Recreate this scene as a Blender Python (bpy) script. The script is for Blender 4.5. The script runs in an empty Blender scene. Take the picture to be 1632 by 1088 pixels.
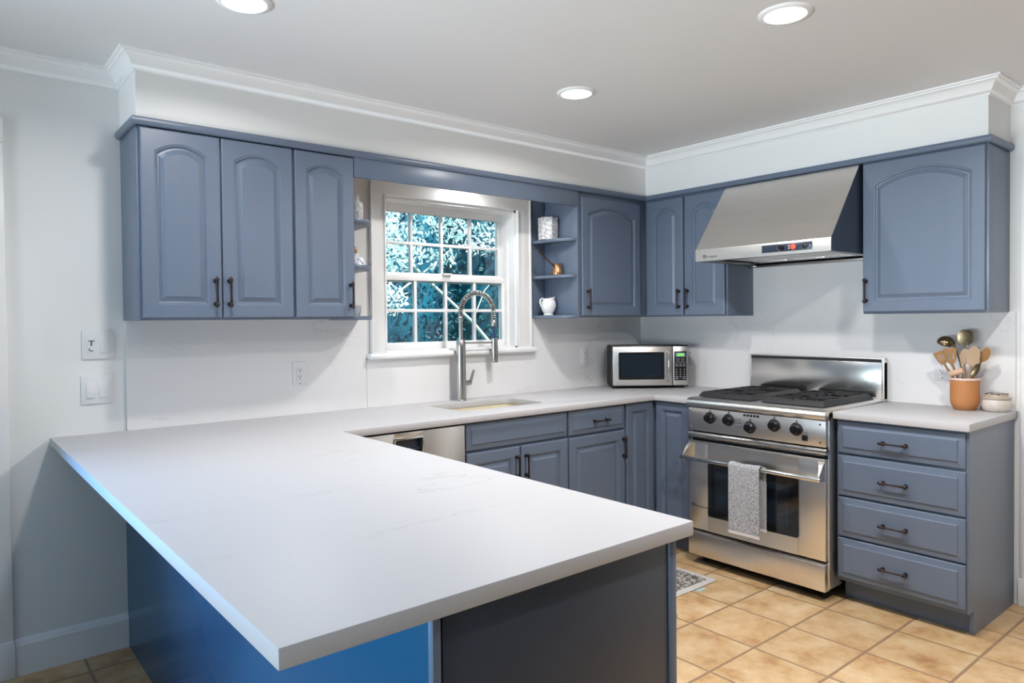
import bpy, bmesh, math, random
from mathutils import Vector, Matrix
random.seed(7)
PI = math.pi
S = bpy.context.scene
COL = S.collection

# ------------------------------------------------------------------ camera, world, light, exposure
cam_d = bpy.data.cameras.new('camera')
cam = bpy.data.objects.new('camera', cam_d); COL.objects.link(cam)
S.camera = cam
CAM = Vector((-3.9764, -3.3185, 1.3643))
YAW, PITCH, ROLL = -0.6809, -0.0179, -0.0099
fwd = Vector((-math.sin(YAW)*math.cos(PITCH), math.cos(YAW)*math.cos(PITCH), math.sin(PITCH)))
r0 = Vector((math.cos(YAW), math.sin(YAW), 0)); u0 = r0.cross(fwd)
rr = r0*math.cos(ROLL) + u0*math.sin(ROLL); uu = -r0*math.sin(ROLL) + u0*math.cos(ROLL)
mat = Matrix(((rr.x, uu.x, -fwd.x, CAM.x), (rr.y, uu.y, -fwd.y, CAM.y), (rr.z, uu.z, -fwd.z, CAM.z), (0, 0, 0, 1)))
cam.matrix_world = mat
cam_d.sensor_width = 36.0
cam_d.lens = 1125.56*36.0/1632.0
cam_d.shift_x = (816-799.21)/1632.0
cam_d.shift_y = -(544-530.44)/1632.0
cam_d.clip_start = 0.05

S.view_settings.view_transform = 'Standard'
S.view_settings.look = 'None'
S.view_settings.gamma = 1.0
S.view_settings.use_curve_mapping = False
S.view_settings.exposure = -0.09
S.cycles.use_denoising = True
S.cycles.max_bounces = 10
S.cycles.diffuse_bounces = 6
S.cycles.glossy_bounces = 4
S.cycles.transparent_max_bounces = 12
S.cycles.sample_clamp_indirect = 6.0
S.cycles.caustics_reflective = False
S.cycles.caustics_refractive = False

world = bpy.data.worlds.new('world'); S.world = world; world.use_nodes = True
wn = world.node_tree.nodes; wl = world.node_tree.links
bg = wn['Background']
bg.inputs['Color'].default_value = (0.50, 0.80, 1.0, 1); bg.inputs['Strength'].default_value = 1.2

def add_light(name, kind, loc, target, energy, color, **kw):
    d = bpy.data.lights.new(name, kind); d.energy = energy; d.color = color
    for k, v in kw.items(): setattr(d, k, v)
    o = bpy.data.objects.new(name, d); COL.objects.link(o); o.location = loc
    dv = Vector(target) - Vector(loc)
    o.rotation_euler = dv.to_track_quat('-Z', 'Y').to_euler()
    return o
LAMP_C = (1.0, 0.975, 0.955)
LAMPS = [(-1.655, -2.03, 20), (-1.625, -0.985, 14.5), (-3.155, -0.985, 12.5),
         (-1.70, -2.90, 30)]
CEIL = 2.416
for lx, ly, watts in LAMPS:
    add_light('downlight_beam', 'AREA', (lx, ly, CEIL-0.012), (lx, ly, 0), watts, LAMP_C, shape='DISK', size=0.13, spread=2.8)
# daylight of the glass door; added upward ceiling fill outside the unseen left window
add_light('door_daylight', 'AREA', (-4.80, 0.20, 1.10), (-4.80, -3, 0.9), 110, (0.10, 0.45, 1.0), shape='RECTANGLE', size=1.7, size_y=2.1)
add_light('ceiling_fill', 'AREA', (-6.75, -2.1, 0.9), (-1.8, -1.9, 2.75), 40, (0.95, 0.97, 1.0), shape='RECTANGLE', size=2.2, size_y=1.0, spread=1.05)
add_light('window_sky_fill', 'AREA', (-1.63, 1.15, 3.1), (-1.63, -0.6, 0.9), 45, (0.75, 0.90, 1.0), shape='RECTANGLE', size=2.4, size_y=1.2)  # added area light, unseen above the window, strengthening the sky's daylight
add_light('sink_downlight_beam', 'AREA', (-1.60, -0.155, 2.128), (-1.60, -0.155, 0), 2.6, LAMP_C, shape='DISK', size=0.06)
add_light('sun', 'SUN', (3, -6, 9), (-0.5, 2, 0), 13.0, (1.0, 0.97, 0.92), angle=0.01)

# ------------------------------------------------------------------ materials
def lin(c):
    return tuple(((x/255.0)/12.92 if x/255.0 <= 0.04045 else ((x/255.0+0.055)/1.055)**2.4) for x in c) + (1,)
def new_mat(name):
    m = bpy.data.materials.new(name); m.use_nodes = True
    return m, m.node_tree.nodes, m.node_tree.links, m.node_tree.nodes['Principled BSDF']
def pm(name, col, rough=0.5, metal=0.0, noise=0.0, nscale=8.0, bump=0.0, bscale=60.0, stretch=None, coat=0.0, spec=0.5, emit=None, estr=0, trans=0, rvar=0.0):
    m, n, l, b = new_mat(name)
    c = col if len(col) == 4 else tuple(col)+(1,)
    b.inputs['Base Color'].default_value = c; b.inputs['Roughness'].default_value = rough
    b.inputs['Metallic'].default_value = metal; b.inputs['Specular IOR Level'].default_value = spec
    b.inputs['Coat Weight'].default_value = coat; b.inputs['Transmission Weight'].default_value = trans
    tc = n.new('ShaderNodeTexCoord'); mp = n.new('ShaderNodeMapping'); l.new(tc.outputs['Object'], mp.inputs['Vector'])
    if stretch: mp.inputs['Scale'].default_value = stretch
    if noise or rvar:
        t = n.new('ShaderNodeTexNoise'); t.inputs['Scale'].default_value = nscale; t.inputs['Detail'].default_value = 4
        l.new(mp.outputs[0], t.inputs['Vector'])
        if noise:
            cr = n.new('ShaderNodeMapRange'); cr.inputs['To Min'].default_value = 1-noise; cr.inputs['To Max'].default_value = 1+noise
            l.new(t.outputs['Fac'], cr.inputs['Value'])
            mx = n.new('ShaderNodeVectorMath'); mx.operation = 'SCALE'; mx.inputs[0].default_value = c[:3]
            l.new(cr.outputs[0], mx.inputs['Scale']); l.new(mx.outputs[0], b.inputs['Base Color'])
        if rvar:
            c2 = n.new('ShaderNodeMapRange'); c2.inputs['To Min'].default_value = max(0, rough-rvar); c2.inputs['To Max'].default_value = rough+rvar
            l.new(t.outputs['Fac'], c2.inputs['Value']); l.new(c2.outputs[0], b.inputs['Roughness'])
    if bump:
        t2 = n.new('ShaderNodeTexNoise'); t2.inputs['Scale'].default_value = bscale; t2.inputs['Detail'].default_value = 3
        l.new(mp.outputs[0], t2.inputs['Vector'])
        bp = n.new('ShaderNodeBump'); bp.inputs['Strength'].default_value = bump; bp.inputs['Distance'].default_value = 0.002
        l.new(t2.outputs['Fac'], bp.inputs['Height']); l.new(bp.outputs[0], b.inputs['Normal'])
    if emit:
        b.inputs['Emission Color'].default_value = tuple(emit)+(1,) if len(emit) == 3 else emit; b.inputs['Emission Strength'].default_value = estr
    return m
M = {}
M['paint'] = pm('blue_cabinet_paint', (0.128, 0.165, 0.232), 0.34, noise=0.05, nscale=5, bump=0.12, bscale=45, stretch=(3, 3, 0.5))
M['wall'] = pm('white_wall_paint', (0.80, 0.80, 0.79), 0.6, noise=0.02, nscale=3, bump=0.08, bscale=90)
M['taupe'] = pm('taupe_wall_paint', (0.22, 0.20, 0.185), 0.7, noise=0.03, nscale=3)
M['trim'] = pm('white_trim_paint', (0.86, 0.86, 0.86), 0.35, noise=0.01, nscale=3)
M['ceil'] = pm('ceiling_paint', (0.73, 0.73, 0.735), 0.8, noise=0.02, nscale=1.5, bump=0.06, bscale=120)
M['steel'] = pm('brushed_stainless', (0.82, 0.79, 0.75), 0.33, metal=1, noise=0.05, nscale=4, bump=0.03, bscale=90, stretch=(0.35, 4, 22), rvar=0.05)
M['steel_v'] = pm('brushed_stainless_vertical', (0.82, 0.79, 0.75), 0.32, metal=1, noise=0.05, nscale=4, bump=0.04, bscale=80, stretch=(20, 20, 0.4))
M['steel_s'] = pm('polished_steel', (0.68, 0.67, 0.65), 0.15, metal=1, rvar=0.03, nscale=20)
M['steel_dim'] = pm('dark_stainless', (0.30, 0.28, 0.27), 0.32, metal=1, bump=0.2, bscale=90, stretch=(0.3, 4, 20))
M['daylit_panel'] = pm('daylit_blue_panel', (0.003, 0.105, 0.260), 0.22, noise=0.04, nscale=5)  # cabinet blue with the daylight's stronger blue put into the colour
M['endnavy'] = pm('dark_navy_end_panel', (0.042, 0.053, 0.076), 0.35, noise=0.04, nscale=5)  # darker than the cabinet paint, for the end panel alone
M['nickel'] = pm('brushed_nickel', (0.50, 0.485, 0.46), 0.27, metal=1, noise=0.05, nscale=20)
M['bronze'] = pm('dark_bronze', (0.055, 0.040, 0.038), 0.28, metal=0.85, noise=0.15, nscale=60)
M['iron'] = pm('cast_iron', (0.009, 0.009, 0.011), 0.50, noise=0.2, nscale=60, bump=0.3, bscale=300)
M['black'] = pm('black_plastic', (0.006, 0.006, 0.008), 0.30, noise=0.1, nscale=30)
M['blackm'] = pm('black_matte', (0.012, 0.012, 0.014), 0.6, noise=0.1, nscale=30)
M['bglass'] = pm('black_glass', (0.008, 0.009, 0.011), 0.06, noise=0.1, nscale=5, coat=0.5)
M['mglass'] = pm('microwave_window', (0.012, 0.02, 0.03), 0.10, noise=0.1, nscale=5, coat=0.6)
M['navy'] = pm('glossy_navy', (0.022, 0.032, 0.055), 0.3, noise=0.08, nscale=8)
M['white'] = pm('white_plastic', (0.76, 0.765, 0.775), 0.3, noise=0.01, nscale=10)
M['slot'] = pm('dark_slot', (0.03, 0.03, 0.035), 0.5, noise=0.05, nscale=10)
M['print'] = pm('dark_print', (0.03, 0.03, 0.035), 0.5, noise=0.05, nscale=10)
M['ceramic'] = pm('white_ceramic', (0.80, 0.80, 0.80), 0.2, noise=0.03, nscale=12)
M['terra'] = pm('terracotta', (0.52, 0.215, 0.075), 0.6, noise=0.12, nscale=14, bump=0.2, bscale=100, stretch=(1, 1, 6))
M['terra_rim'] = pm('pale_terracotta_rim', (0.80, 0.62, 0.52), 0.5, noise=0.05, nscale=20)
M['wood'] = pm('warm_wood', (0.33, 0.165, 0.055), 0.5, noise=0.25, nscale=16, stretch=(8, 8, 0.8))
M['wood_l'] = pm('pale_wood', (0.44, 0.30, 0.19), 0.55, noise=0.18, nscale=16, stretch=(8, 8, 0.8))
M['wood_p'] = pm('pinkish_wood', (0.66, 0.42, 0.29), 0.5, noise=0.10, nscale=16)
M['brass'] = pm('aged_brass', (0.20, 0.145, 0.080), 0.25, metal=0.9, noise=0.25, nscale=25)
M['copper'] = pm('copper', (0.62, 0.33, 0.17), 0.28, metal=0.95, noise=0.15, nscale=40)
M['darkbrass'] = pm('dark_brass', (0.13, 0.09, 0.05), 0.3, metal=0.9, noise=0.25, nscale=40)
M['stonew'] = pm('glazed_stoneware', (0.66, 0.60, 0.54), 0.35, noise=0.12, nscale=60, bump=0.25, bscale=90)
M['lidb'] = pm('brown_glaze_lid', (0.42, 0.35, 0.28), 0.35, noise=0.25, nscale=40)
M['leafprint'] = pm('dark_green_glaze', (0.05, 0.055, 0.045), 0.4, noise=0.3, nscale=40)
M['red'] = pm('red_button', (0.75, 0.06, 0.03), 0.35, emit=(1, 0.12, 0.05), estr=0.5)
M['green'] = pm('green_display', (0.02, 0.09, 0.02), 0.3, emit=(0.25, 0.9, 0.1), estr=0.9)
M['amber_off'] = pm('pale_blue_display', (0.25, 0.33, 0.42), 0.2, noise=0.1, nscale=10)
M['bluebutton'] = pm('blue_hose', (0.012, 0.03, 0.12), 0.35, noise=0.1, nscale=10)
M['cream'] = pm('cream_sink', (0.70, 0.64, 0.49), 0.25, noise=0.05, nscale=6)
M['diff'] = pm('lamp_diffuser', (0.9, 0.9, 0.9), 0.5, emit=(1, 0.98, 0.95), estr=6.0)
M['tape'] = pm('pale_tape', (0.42, 0.52, 0.50), 0.5, noise=0.1, nscale=60)

def mat_glass():
    m, n, l, b = new_mat('window_glass')
    out = n['Material Output']; n.remove(b)
    t = n.new('ShaderNodeBsdfTransparent'); t.inputs[0].default_value = (0.93, 0.98, 1, 1)
    g = n.new('ShaderNodeBsdfGlossy'); g.inputs['Roughness'].default_value = 0.02
    fr = n.new('ShaderNodeFresnel'); fr.inputs['IOR'].default_value = 1.35
    mx = n.new('ShaderNodeMixShader'); l.new(fr.outputs[0], mx.inputs[0]); l.new(t.outputs[0], mx.inputs[1]); l.new(g.outputs[0], mx.inputs[2])
    l.new(mx.outputs[0], out.inputs['Surface'])
    return m
M['glass'] = mat_glass()
def mat_clear():
    m, n, l, b = new_mat('clear_glass')
    b.inputs['Base Color'].default_value = (0.93, 0.95, 0.97, 1); b.inputs['Roughness'].default_value = 0.03
    b.inputs['Transmission Weight'].default_value = 0.85
    return m
M['clear'] = mat_clear()

def ramp(n, stops):
    r = n.new('ShaderNodeValToRGB'); e = r.color_ramp.elements
    e[0].position, e[0].color = stops[0]; e[1].position, e[1].color = stops[-1]
    for p, c in stops[1:-1]:
        x = e.new(p); x.color = c
    return r
def mat_quartz(name, base, rough, vein, vs=1.0):
    m, n, l, b = new_mat(name)
    tc = n.new('ShaderNodeTexCoord')
    n1 = n.new('ShaderNodeTexNoise'); n1.inputs['Scale'].default_value = 2.2*vs; n1.inputs['Detail'].default_value = 6; n1.inputs['Roughness'].default_value = 0.6
    mp = n.new('ShaderNodeMapping'); mp.inputs['Rotation'].default_value = (0.3, 0.4, 0.6); mp.inputs['Scale'].default_value = (0.35, 1.5, 1.0)
    l.new(tc.outputs['Object'], mp.inputs[0])
    nd = n.new('ShaderNodeTexNoise'); nd.inputs['Scale'].default_value = 3.0; l.new(mp.outputs[0], nd.inputs['Vector'])
    ad = n.new('ShaderNodeMixRGB'); ad.inputs[0].default_value = 0.25; l.new(mp.outputs[0], ad.inputs[1]); l.new(nd.outputs['Color'], ad.inputs[2])
    l.new(ad.outputs[0], n1.inputs['Vector'])
    r = ramp(n, [(0.0, (1, 1, 1, 1)), (0.494, (1, 1, 1, 1)), (0.50, vein, ), (0.506, (1, 1, 1, 1)), (1.0, (1, 1, 1, 1))])
    l.new(n1.outputs['Fac'], r.inputs[0])
    n2 = n.new('ShaderNodeTexNoise'); n2.inputs['Scale'].default_value = 1.6; l.new(tc.outputs['Object'], n2.inputs['Vector'])
    gate = ramp(n, [(0.46, (0, 0, 0, 1)), (0.66, (1, 1, 1, 1))]); l.new(n2.outputs['Fac'], gate.inputs[0])
    mx = n.new('ShaderNodeMixRGB'); mx.inputs[1].default_value = (1, 1, 1, 1); l.new(gate.outputs[0], mx.inputs[0]); l.new(r.outputs[0], mx.inputs[2])
    mu = n.new('ShaderNodeMixRGB'); mu.blend_type = 'MULTIPLY'; mu.inputs[0].default_value = 1; mu.inputs[1].default_value = base
    l.new(mx.outputs[0], mu.inputs[2]); l.new(mu.outputs[0], b.inputs['Base Color'])
    b.inputs['Roughness'].default_value = rough; b.inputs['Specular IOR Level'].default_value = 0.35
    return m
M['quartz'] = mat_quartz('white_quartz', (0.50, 0.495, 0.51, 1), 0.48, (0.80, 0.79, 0.78, 1))
M['splash'] = mat_quartz('quartz_backsplash', (0.80, 0.79, 0.79, 1), 0.30, (0.84, 0.82, 0.80, 1))

def mat_tile():
    m, n, l, b = new_mat('beige_floor_tile')
    tc = n.new('ShaderNodeTexCoord'); sp = n.new('ShaderNodeSeparateXYZ'); l.new(tc.outputs['Object'], sp.inputs[0])
    def mth(op, a, bb=None, c=None):
        x = n.new('ShaderNodeMath'); x.operation = op
        for i, v in enumerate((a, bb, c)):
            if v is None: continue
            if isinstance(v, (int, float)): x.inputs[i].default_value = v
            else: l.new(v, x.inputs[i])
        return x.outputs[0]
    gx = mth('DIVIDE', mth('ADD', sp.outputs[0], 0.735+0.308*40), 0.308)
    gy = mth('DIVIDE', mth('ADD', sp.outputs[1], 1.715+0.312*40), 0.312)
    def edge(g):
        f = mth('FRACT', g); return mth('MINIMUM', f, mth('SUBTRACT', 1.0, f))
    # wobble of the tile edges
    wn_ = n.new('ShaderNodeTexNoise'); wn_.inputs['Scale'].default_value = 25; l.new(tc.outputs['Object'], wn_.inputs['Vector'])
    wob = mth('MULTIPLY', mth('SUBTRACT', wn_.outputs['Fac'], 0.5), 0.012)
    e = mth('ADD', mth('MINIMUM', edge(gx), edge(gy)), wob)
    gm = n.new('ShaderNodeMapRange'); gm.inputs['From Min'].default_value = 0.012; gm.inputs['From Max'].default_value = 0.022
    l.new(e, gm.inputs['Value'])
    cid = n.new('ShaderNodeCombineXYZ'); l.new(mth('FLOOR', gx), cid.inputs[0]); l.new(mth('FLOOR', gy), cid.inputs[1])
    wno = n.new('ShaderNodeTexWhiteNoise'); wno.noise_dimensions = '2D'; l.new(cid.outputs[0], wno.inputs['Vector'])
    off = n.new('ShaderNodeVectorMath'); off.operation = 'MULTIPLY_ADD'; l.new(wno.outputs['Color'], off.inputs[0]); off.inputs[1].default_value = (9, 9, 9); l.new(tc.outputs['Object'], off.inputs[2])
    n1 = n.new('ShaderNodeTexNoise'); n1.inputs['Scale'].default_value = 7; n1.inputs['Detail'].default_value = 8; n1.inputs['Roughness'].default_value = 0.65
    l.new(off.outputs[0], n1.inputs['Vector'])
    r = ramp(n, [(0.30, lin((170, 124, 80))), (0.45, lin((200, 163, 118))), (0.58, lin((214, 183, 141))), (0.72, lin((225, 203, 170)))])
    l.new(n1.outputs['Fac'], r.inputs[0])
    hv = n.new('ShaderNodeHueSaturation'); l.new(r.outputs[0], hv.inputs['Color'])
    l.new(mth('ADD', mth('MULTIPLY', wno.outputs['Value'], 0.14), 0.84), hv.inputs['Value'])
    mx = n.new('ShaderNodeMixRGB'); l.new(gm.outputs[0], mx.inputs[0]); mx.inputs[1].default_value = lin((148, 120, 92)); l.new(hv.outputs[0], mx.inputs[2])
    l.new(mx.outputs[0], b.inputs['Base Color'])
    b.inputs['Roughness'].default_value = 0.42
    hh = mth('ADD', gm.outputs[0], mth('MULTIPLY', n1.outputs['Fac'], 0.35))
    bp = n.new('ShaderNodeBump'); bp.inputs['Strength'].default_value = 0.6; bp.inputs['Distance'].default_value = 0.004
    l.new(hh, bp.inputs['Height']); l.new(bp.outputs[0], b.inputs['Normal'])
    return m
M['tile'] = mat_tile()

def mat_pattern(name, scale, c1, c2, rough=0.6, thr=0.5, kind='noise', soft=0.04, bump=0.0):
    m, n, l, b = new_mat(name)
    tc = n.new('ShaderNodeTexCoord')
    if kind == 'noise':
        t = n.new('ShaderNodeTexNoise'); t.inputs['Detail'].default_value = 3; o = t.outputs['Fac']
    else:
        t = n.new('ShaderNodeTexVoronoi'); o = t.outputs['Distance']
    t.inputs['Scale'].default_value = scale; l.new(tc.outputs['Object'], t.inputs['Vector'])
    r = ramp(n, [(thr-soft, c1), (thr+soft, c2)]); l.new(o, r.inputs[0]); l.new(r.outputs[0], b.inputs['Base Color'])
    b.inputs['Roughness'].default_value = rough
    if bump:
        bp = n.new('ShaderNodeBump'); bp.inputs['Strength'].default_value = bump; bp.inputs['Distance'].default_value = 0.003
        l.new(o, bp.inputs['Height']); l.new(bp.outputs[0], b.inputs['Normal'])
    return m
M['carved'] = mat_pattern('carved_white_ceramic', 75, (0.38, 0.38, 0.39, 1), (0.78, 0.78, 0.78, 1), 0.5, 0.48, soft=0.12, bump=0.6)
M['bluewhite'] = mat_pattern('blue_and_white_glaze', 70, (0.02, 0.05, 0.25, 1), (0.85, 0.86, 0.88, 1), 0.2, 0.30, kind='vor', soft=0.04)
M['towel'] = mat_pattern('grey_terry', 260, (0.16, 0.165, 0.19, 1), (0.62, 0.63, 0.66, 1), 0.95, 0.5, soft=0.14, bump=0.8)
M['hem'] = pm('white_hem', (0.72, 0.70, 0.67), 0.9, noise=0.1, nscale=200)

def mat_rug():
    m, n, l, b = new_mat('patterned_rug')
    tc = n.new('ShaderNodeTexCoord')
    w = n.new('ShaderNodeTexVoronoi'); w.inputs['Scale'].default_value = 30; w.feature = 'DISTANCE_TO_EDGE'; l.new(tc.outputs['Object'], w.inputs['Vector'])
    nn = n.new('ShaderNodeTexNoise'); nn.inputs['Scale'].default_value = 75; nn.inputs['Detail'].default_value = 4; l.new(tc.outputs['Object'], nn.inputs['Vector'])
    r1 = ramp(n, [(0.06, (0.16, 0.14, 0.14, 1)), (0.13, (0.60, 0.57, 0.53, 1))]); l.new(w.outputs['Distance'], r1.inputs[0])
    r2 = ramp(n, [(0.43, (0.22, 0.20, 0.20, 1)), (0.52, (0.74, 0.71, 0.67, 1))]); l.new(nn.outputs['Fac'], r2.inputs[0])
    mx = n.new('ShaderNodeMixRGB'); mx.blend_type = 'MULTIPLY'; mx.inputs[0].default_value = 0.75; l.new(r1.outputs[0], mx.inputs[1]); l.new(r2.outputs[0], mx.inputs[2])
    l.new(mx.outputs[0], b.inputs['Base Color']); b.inputs['Roughness'].default_value = 0.95
    return m
M['rug'] = mat_rug()
M['rugb'] = pm('rug_border', (0.56, 0.54, 0.51), 0.95, noise=0.25, nscale=60, bump=0.5, bscale=300)

def mat_leaf(name, c1, c2, transl=0.4):
    m, n, l, b = new_mat(name)
    oi = n.new('ShaderNodeTexCoord'); nz = n.new('ShaderNodeTexNoise'); nz.inputs['Scale'].default_value = 1.7; nz.inputs['Detail'].default_value = 5
    l.new(oi.outputs['Object'], nz.inputs['Vector'])
    r = ramp(n, [(0.35, c1), (0.65, c2)]); l.new(nz.outputs['Fac'], r.inputs[0]); l.new(r.outputs[0], b.inputs['Base Color'])
    b.inputs['Roughness'].default_value = 0.45
    tr = n.new('ShaderNodeBsdfTranslucent'); l.new(r.outputs[0], tr.inputs[0])
    mx = n.new('ShaderNodeMixShader'); mx.inputs[0].default_value = transl
    out = n['Material Output']; l.new(b.outputs[0], mx.inputs[1]); l.new(tr.outputs[0], mx.inputs[2]); l.new(mx.outputs[0], out.inputs['Surface'])
    return m
M['leaf_l'] = mat_leaf('sunlit_leaf', (0.62, 0.85, 0.80, 1), (0.95, 0.97, 0.97, 1), 0.25)  # near-white: the sun's glare is put into the leaf colour
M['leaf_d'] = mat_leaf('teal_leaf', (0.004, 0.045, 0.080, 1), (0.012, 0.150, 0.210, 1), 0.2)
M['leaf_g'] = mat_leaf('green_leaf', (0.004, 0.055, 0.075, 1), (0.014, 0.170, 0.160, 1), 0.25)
M['bark'] = pm('pale_bark', (0.62, 0.60, 0.56), 0.8, noise=0.2, nscale=12)
M['bark_d'] = pm('dark_bark', (0.05, 0.06, 0.06), 0.9, noise=0.2, nscale=12)
M['grass'] = pm('lawn', (0.02, 0.09, 0.05), 0.9, noise=0.4, nscale=6)

# ------------------------------------------------------------------ mesh builder
class MB:
    def __init__(s): s.bm = bmesh.new()
    def _join(s, b2, T=None):
        if T is not None: bmesh.ops.transform(b2, matrix=T, verts=b2.verts)
        me = bpy.data.meshes.new('tmp'); b2.to_mesh(me); b2.free(); s.bm.from_mesh(me); bpy.data.meshes.remove(me)
        return s
    def box(s, x0, x1, y0, y1, z0, z1, bev=0.0, seg=2, T=None):
        b = bmesh.new(); bmesh.ops.create_cube(b, size=1)
        for v in b.verts: v.co = Vector(((x0+x1)/2+v.co.x*(x1-x0), (y0+y1)/2+v.co.y*(y1-y0), (z0+z1)/2+v.co.z*(z1-z0)))
        if bev: bmesh.ops.bevel(b, geom=list(b.edges), offset=bev, segments=seg, profile=0.5, affect='EDGES')
        return s._join(b, T)
    def loft(s, rings, caps=(True, True), closed=True, T=None):
        b = bmesh.new(); vs = [[b.verts.new(p) for p in r] for r in rings]; n = len(rings[0])
        for a, c in zip(vs, vs[1:]):
            for i in range(n if closed else n-1):
                j = (i+1) % n
                try: b.faces.new((a[i], a[j], c[j], c[i]))
                except ValueError: pass
        if caps[0]: b.faces.new(vs[0])
        if caps[1]: b.faces.new(vs[-1])
        return s._join(b, T)
    def tube(s, pts, r, n=12, caps=True, T=None):
        pts = [Vector(p) for p in pts]; rs = r if isinstance(r, (list, tuple)) else [r]*len(pts)
        rings = []; t0 = (pts[1]-pts[0]).normalized()
        up = Vector((0, 0, 1)) if abs(t0.z) < 0.9 else Vector((1, 0, 0)); a = t0.cross(up).normalized()
        for i, p in enumerate(pts):
            t = ((pts[min(i+1, len(pts)-1)]-p).normalized() + (p-pts[max(i-1, 0)]).normalized())
            t = t.normalized() if t.length > 1e-6 else t0
            a = (a - t*a.dot(t)).normalized(); c = t.cross(a)
            rings.append([p + (a*math.cos(2*PI*k/n) + c*math.sin(2*PI*k/n))*rs[i] for k in range(n)])
        return s.loft(rings, (caps, caps), T=T)
    def cyl(s, p0, p1, r0, r1=None, n=24, T=None):
        return s.tube([p0, p1], [r0, r0 if r1 is None else r1], n, T=T)
    def lathe(s, prof, c=(0, 0, 0), n=32, T=None, sx=1.0, sy=1.0):
        rings = [[(c[0]+r*sx*math.cos(2*PI*k/n), c[1]+r*sy*math.sin(2*PI*k/n), c[2]+z) for k in range(n)] for r, z in prof]
        return s.loft(rings, (prof[0][0] > 1e-5, prof[-1][0] > 1e-5), T=T)
    def prism(s, poly, axis, t0, t1, bev=0.0, T=None):
        f = {'x': lambda a, b_, t: (t, a, b_), 'y': lambda a, b_, t: (a, t, b_), 'z': lambda a, b_, t: (a, b_, t)}[axis]
        b = bmesh.new(); v0 = [b.verts.new(f(a, c, t0)) for a, c in poly]; v1 = [b.verts.new(f(a, c, t1)) for a, c in poly]
        n = len(poly); b.faces.new(v0); b.faces.new(v1)
        for i in range(n): b.faces.new((v0[i], v0[(i+1) % n], v1[(i+1) % n], v1[i]))
        if bev:
            bmesh.ops.recalc_face_normals(b, faces=b.faces); bmesh.ops.bevel(b, geom=list(b.edges), offset=bev, segments=2, profile=0.5, affect='EDGES')
        return s._join(b, T)
    def sweep(s, prof, path, T=None):
        """prof: (out, z); path: xy points, out = right-hand side of travel"""
        P = [Vector(p) for p in path]; rings = []
        for i, p in enumerate(P):
            ns = []
            if i > 0: d = (P[i]-P[i-1]).normalized(); ns.append(Vector((d.y, -d.x)))
            if i < len(P)-1: d = (P[i+1]-P[i]).normalized(); ns.append(Vector((d.y, -d.x)))
            nn = sum(ns, Vector((0, 0)))
            nn = nn.normalized(); k = 1.0/max(0.2, nn.dot(ns[0])); nn = nn*k
            rings.append([(p.x+nn.x*o, p.y+nn.y*o, z) for o, z in prof])
        return s.loft(rings, (True, True), T=T)
    def build(s, name, m, parent=None, loc=None, rot=None, smooth=35, weld=True):
        if weld: bmesh.ops.remove_doubles(s.bm, verts=s.bm.verts, dist=1e-6)
        bmesh.ops.recalc_face_normals(s.bm, faces=s.bm.faces)
        me = bpy.data.meshes.new(name); s.bm.to_mesh(me); s.bm.free()
        if smooth:
            me.shade_smooth(); me.set_sharp_from_angle(angle=math.radians(smooth))
        me.materials.append(M[m] if isinstance(m, str) else m)
        o = bpy.data.objects.new(name, me); COL.objects.link(o)
        if parent: o.parent = parent
        if loc: o.location = loc
        if rot: o.rotation_euler = rot
        return o
def tag(o, label=None, cat=None, group=None, kind=None):
    if label: o['label'] = label
    if cat: o['category'] = cat
    if group: o['group'] = group
    if kind: o['kind'] = kind
    return o
def thing(name, label, cat, loc=(0, 0, 0), rz=0.0, group=None):
    o = bpy.data.objects.new(name, None); COL.objects.link(o); o.location = loc; o.rotation_euler = (0, 0, rz)
    o.empty_display_size = 0.05
    return tag(o, label, cat, group)
def struct(o): o['kind'] = 'structure'; return o
def text(name, s, size, m, parent, loc, rot=(PI/2, 0, 0), depth=0.0004, align='CENTER'):
    c = bpy.data.curves.new(name, 'FONT'); c.body = s; c.size = size; c.extrude = depth; c.align_x = align; c.align_y = 'CENTER'
    t = bpy.data.objects.new(name, c); COL.objects.link(t)
    dg = bpy.context.evaluated_depsgraph_get(); me = bpy.data.meshes.new_from_object(t.evaluated_get(dg))
    bpy.data.objects.remove(t); me.materials.clear(); me.materials.append(M[m])
    o = bpy.data.objects.new(name, me); COL.objects.link(o); o.parent = parent; o.location = loc; o.rotation_euler = rot
    return o
def copy_tree(o, parent=None):
    c = o.copy(); COL.objects.link(c)
    if parent: c.parent = parent
    for ch in o.children: copy_tree(ch, c)
    return c
RW = -PI/2   # rotation for units on the range wall: local x runs towards -Y, local -y faces -X

# ------------------------------------------------------------------ setting
XL, YB = -6.5, -6.2
DX0, DX1 = -5.75, -3.85           # glass door left of the kitchen
WX0, WX1, WZ0, WZ1 = -2.09, -1.168, 1.195, 2.036
struct(MB().box(XL, 0.12, YB, 0.14, -0.1, 0, T=None).build('floor', 'tile', smooth=0))
struct(MB().box(XL-.12, 0.12, YB-.12, 0.16, CEIL, CEIL+0.12).build('ceiling', 'ceil', smooth=0))
wb = MB()
wb.box(XL, DX0, 0, .16, 0, CEIL).box(DX0, DX1, 0, .16, 2.06, CEIL).box(DX1, WX0, 0, .16, 0, CEIL)
wb.box(WX0, WX1, 0, .16, 0, WZ0).box(WX0, WX1, 0, .16, WZ1, CEIL).box(WX1, 0.12, 0, .16, 0, CEIL)
struct(wb.build('wall_back', 'wall', smooth=0))
struct(MB().box(0, .12, YB, 0, 0, CEIL).build('wall_right', 'wall', smooth=0))
struct(MB().box(XL, .12, YB-.12, YB, 0, CEIL).build('wall_front', 'taupe', smooth=0))
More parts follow.
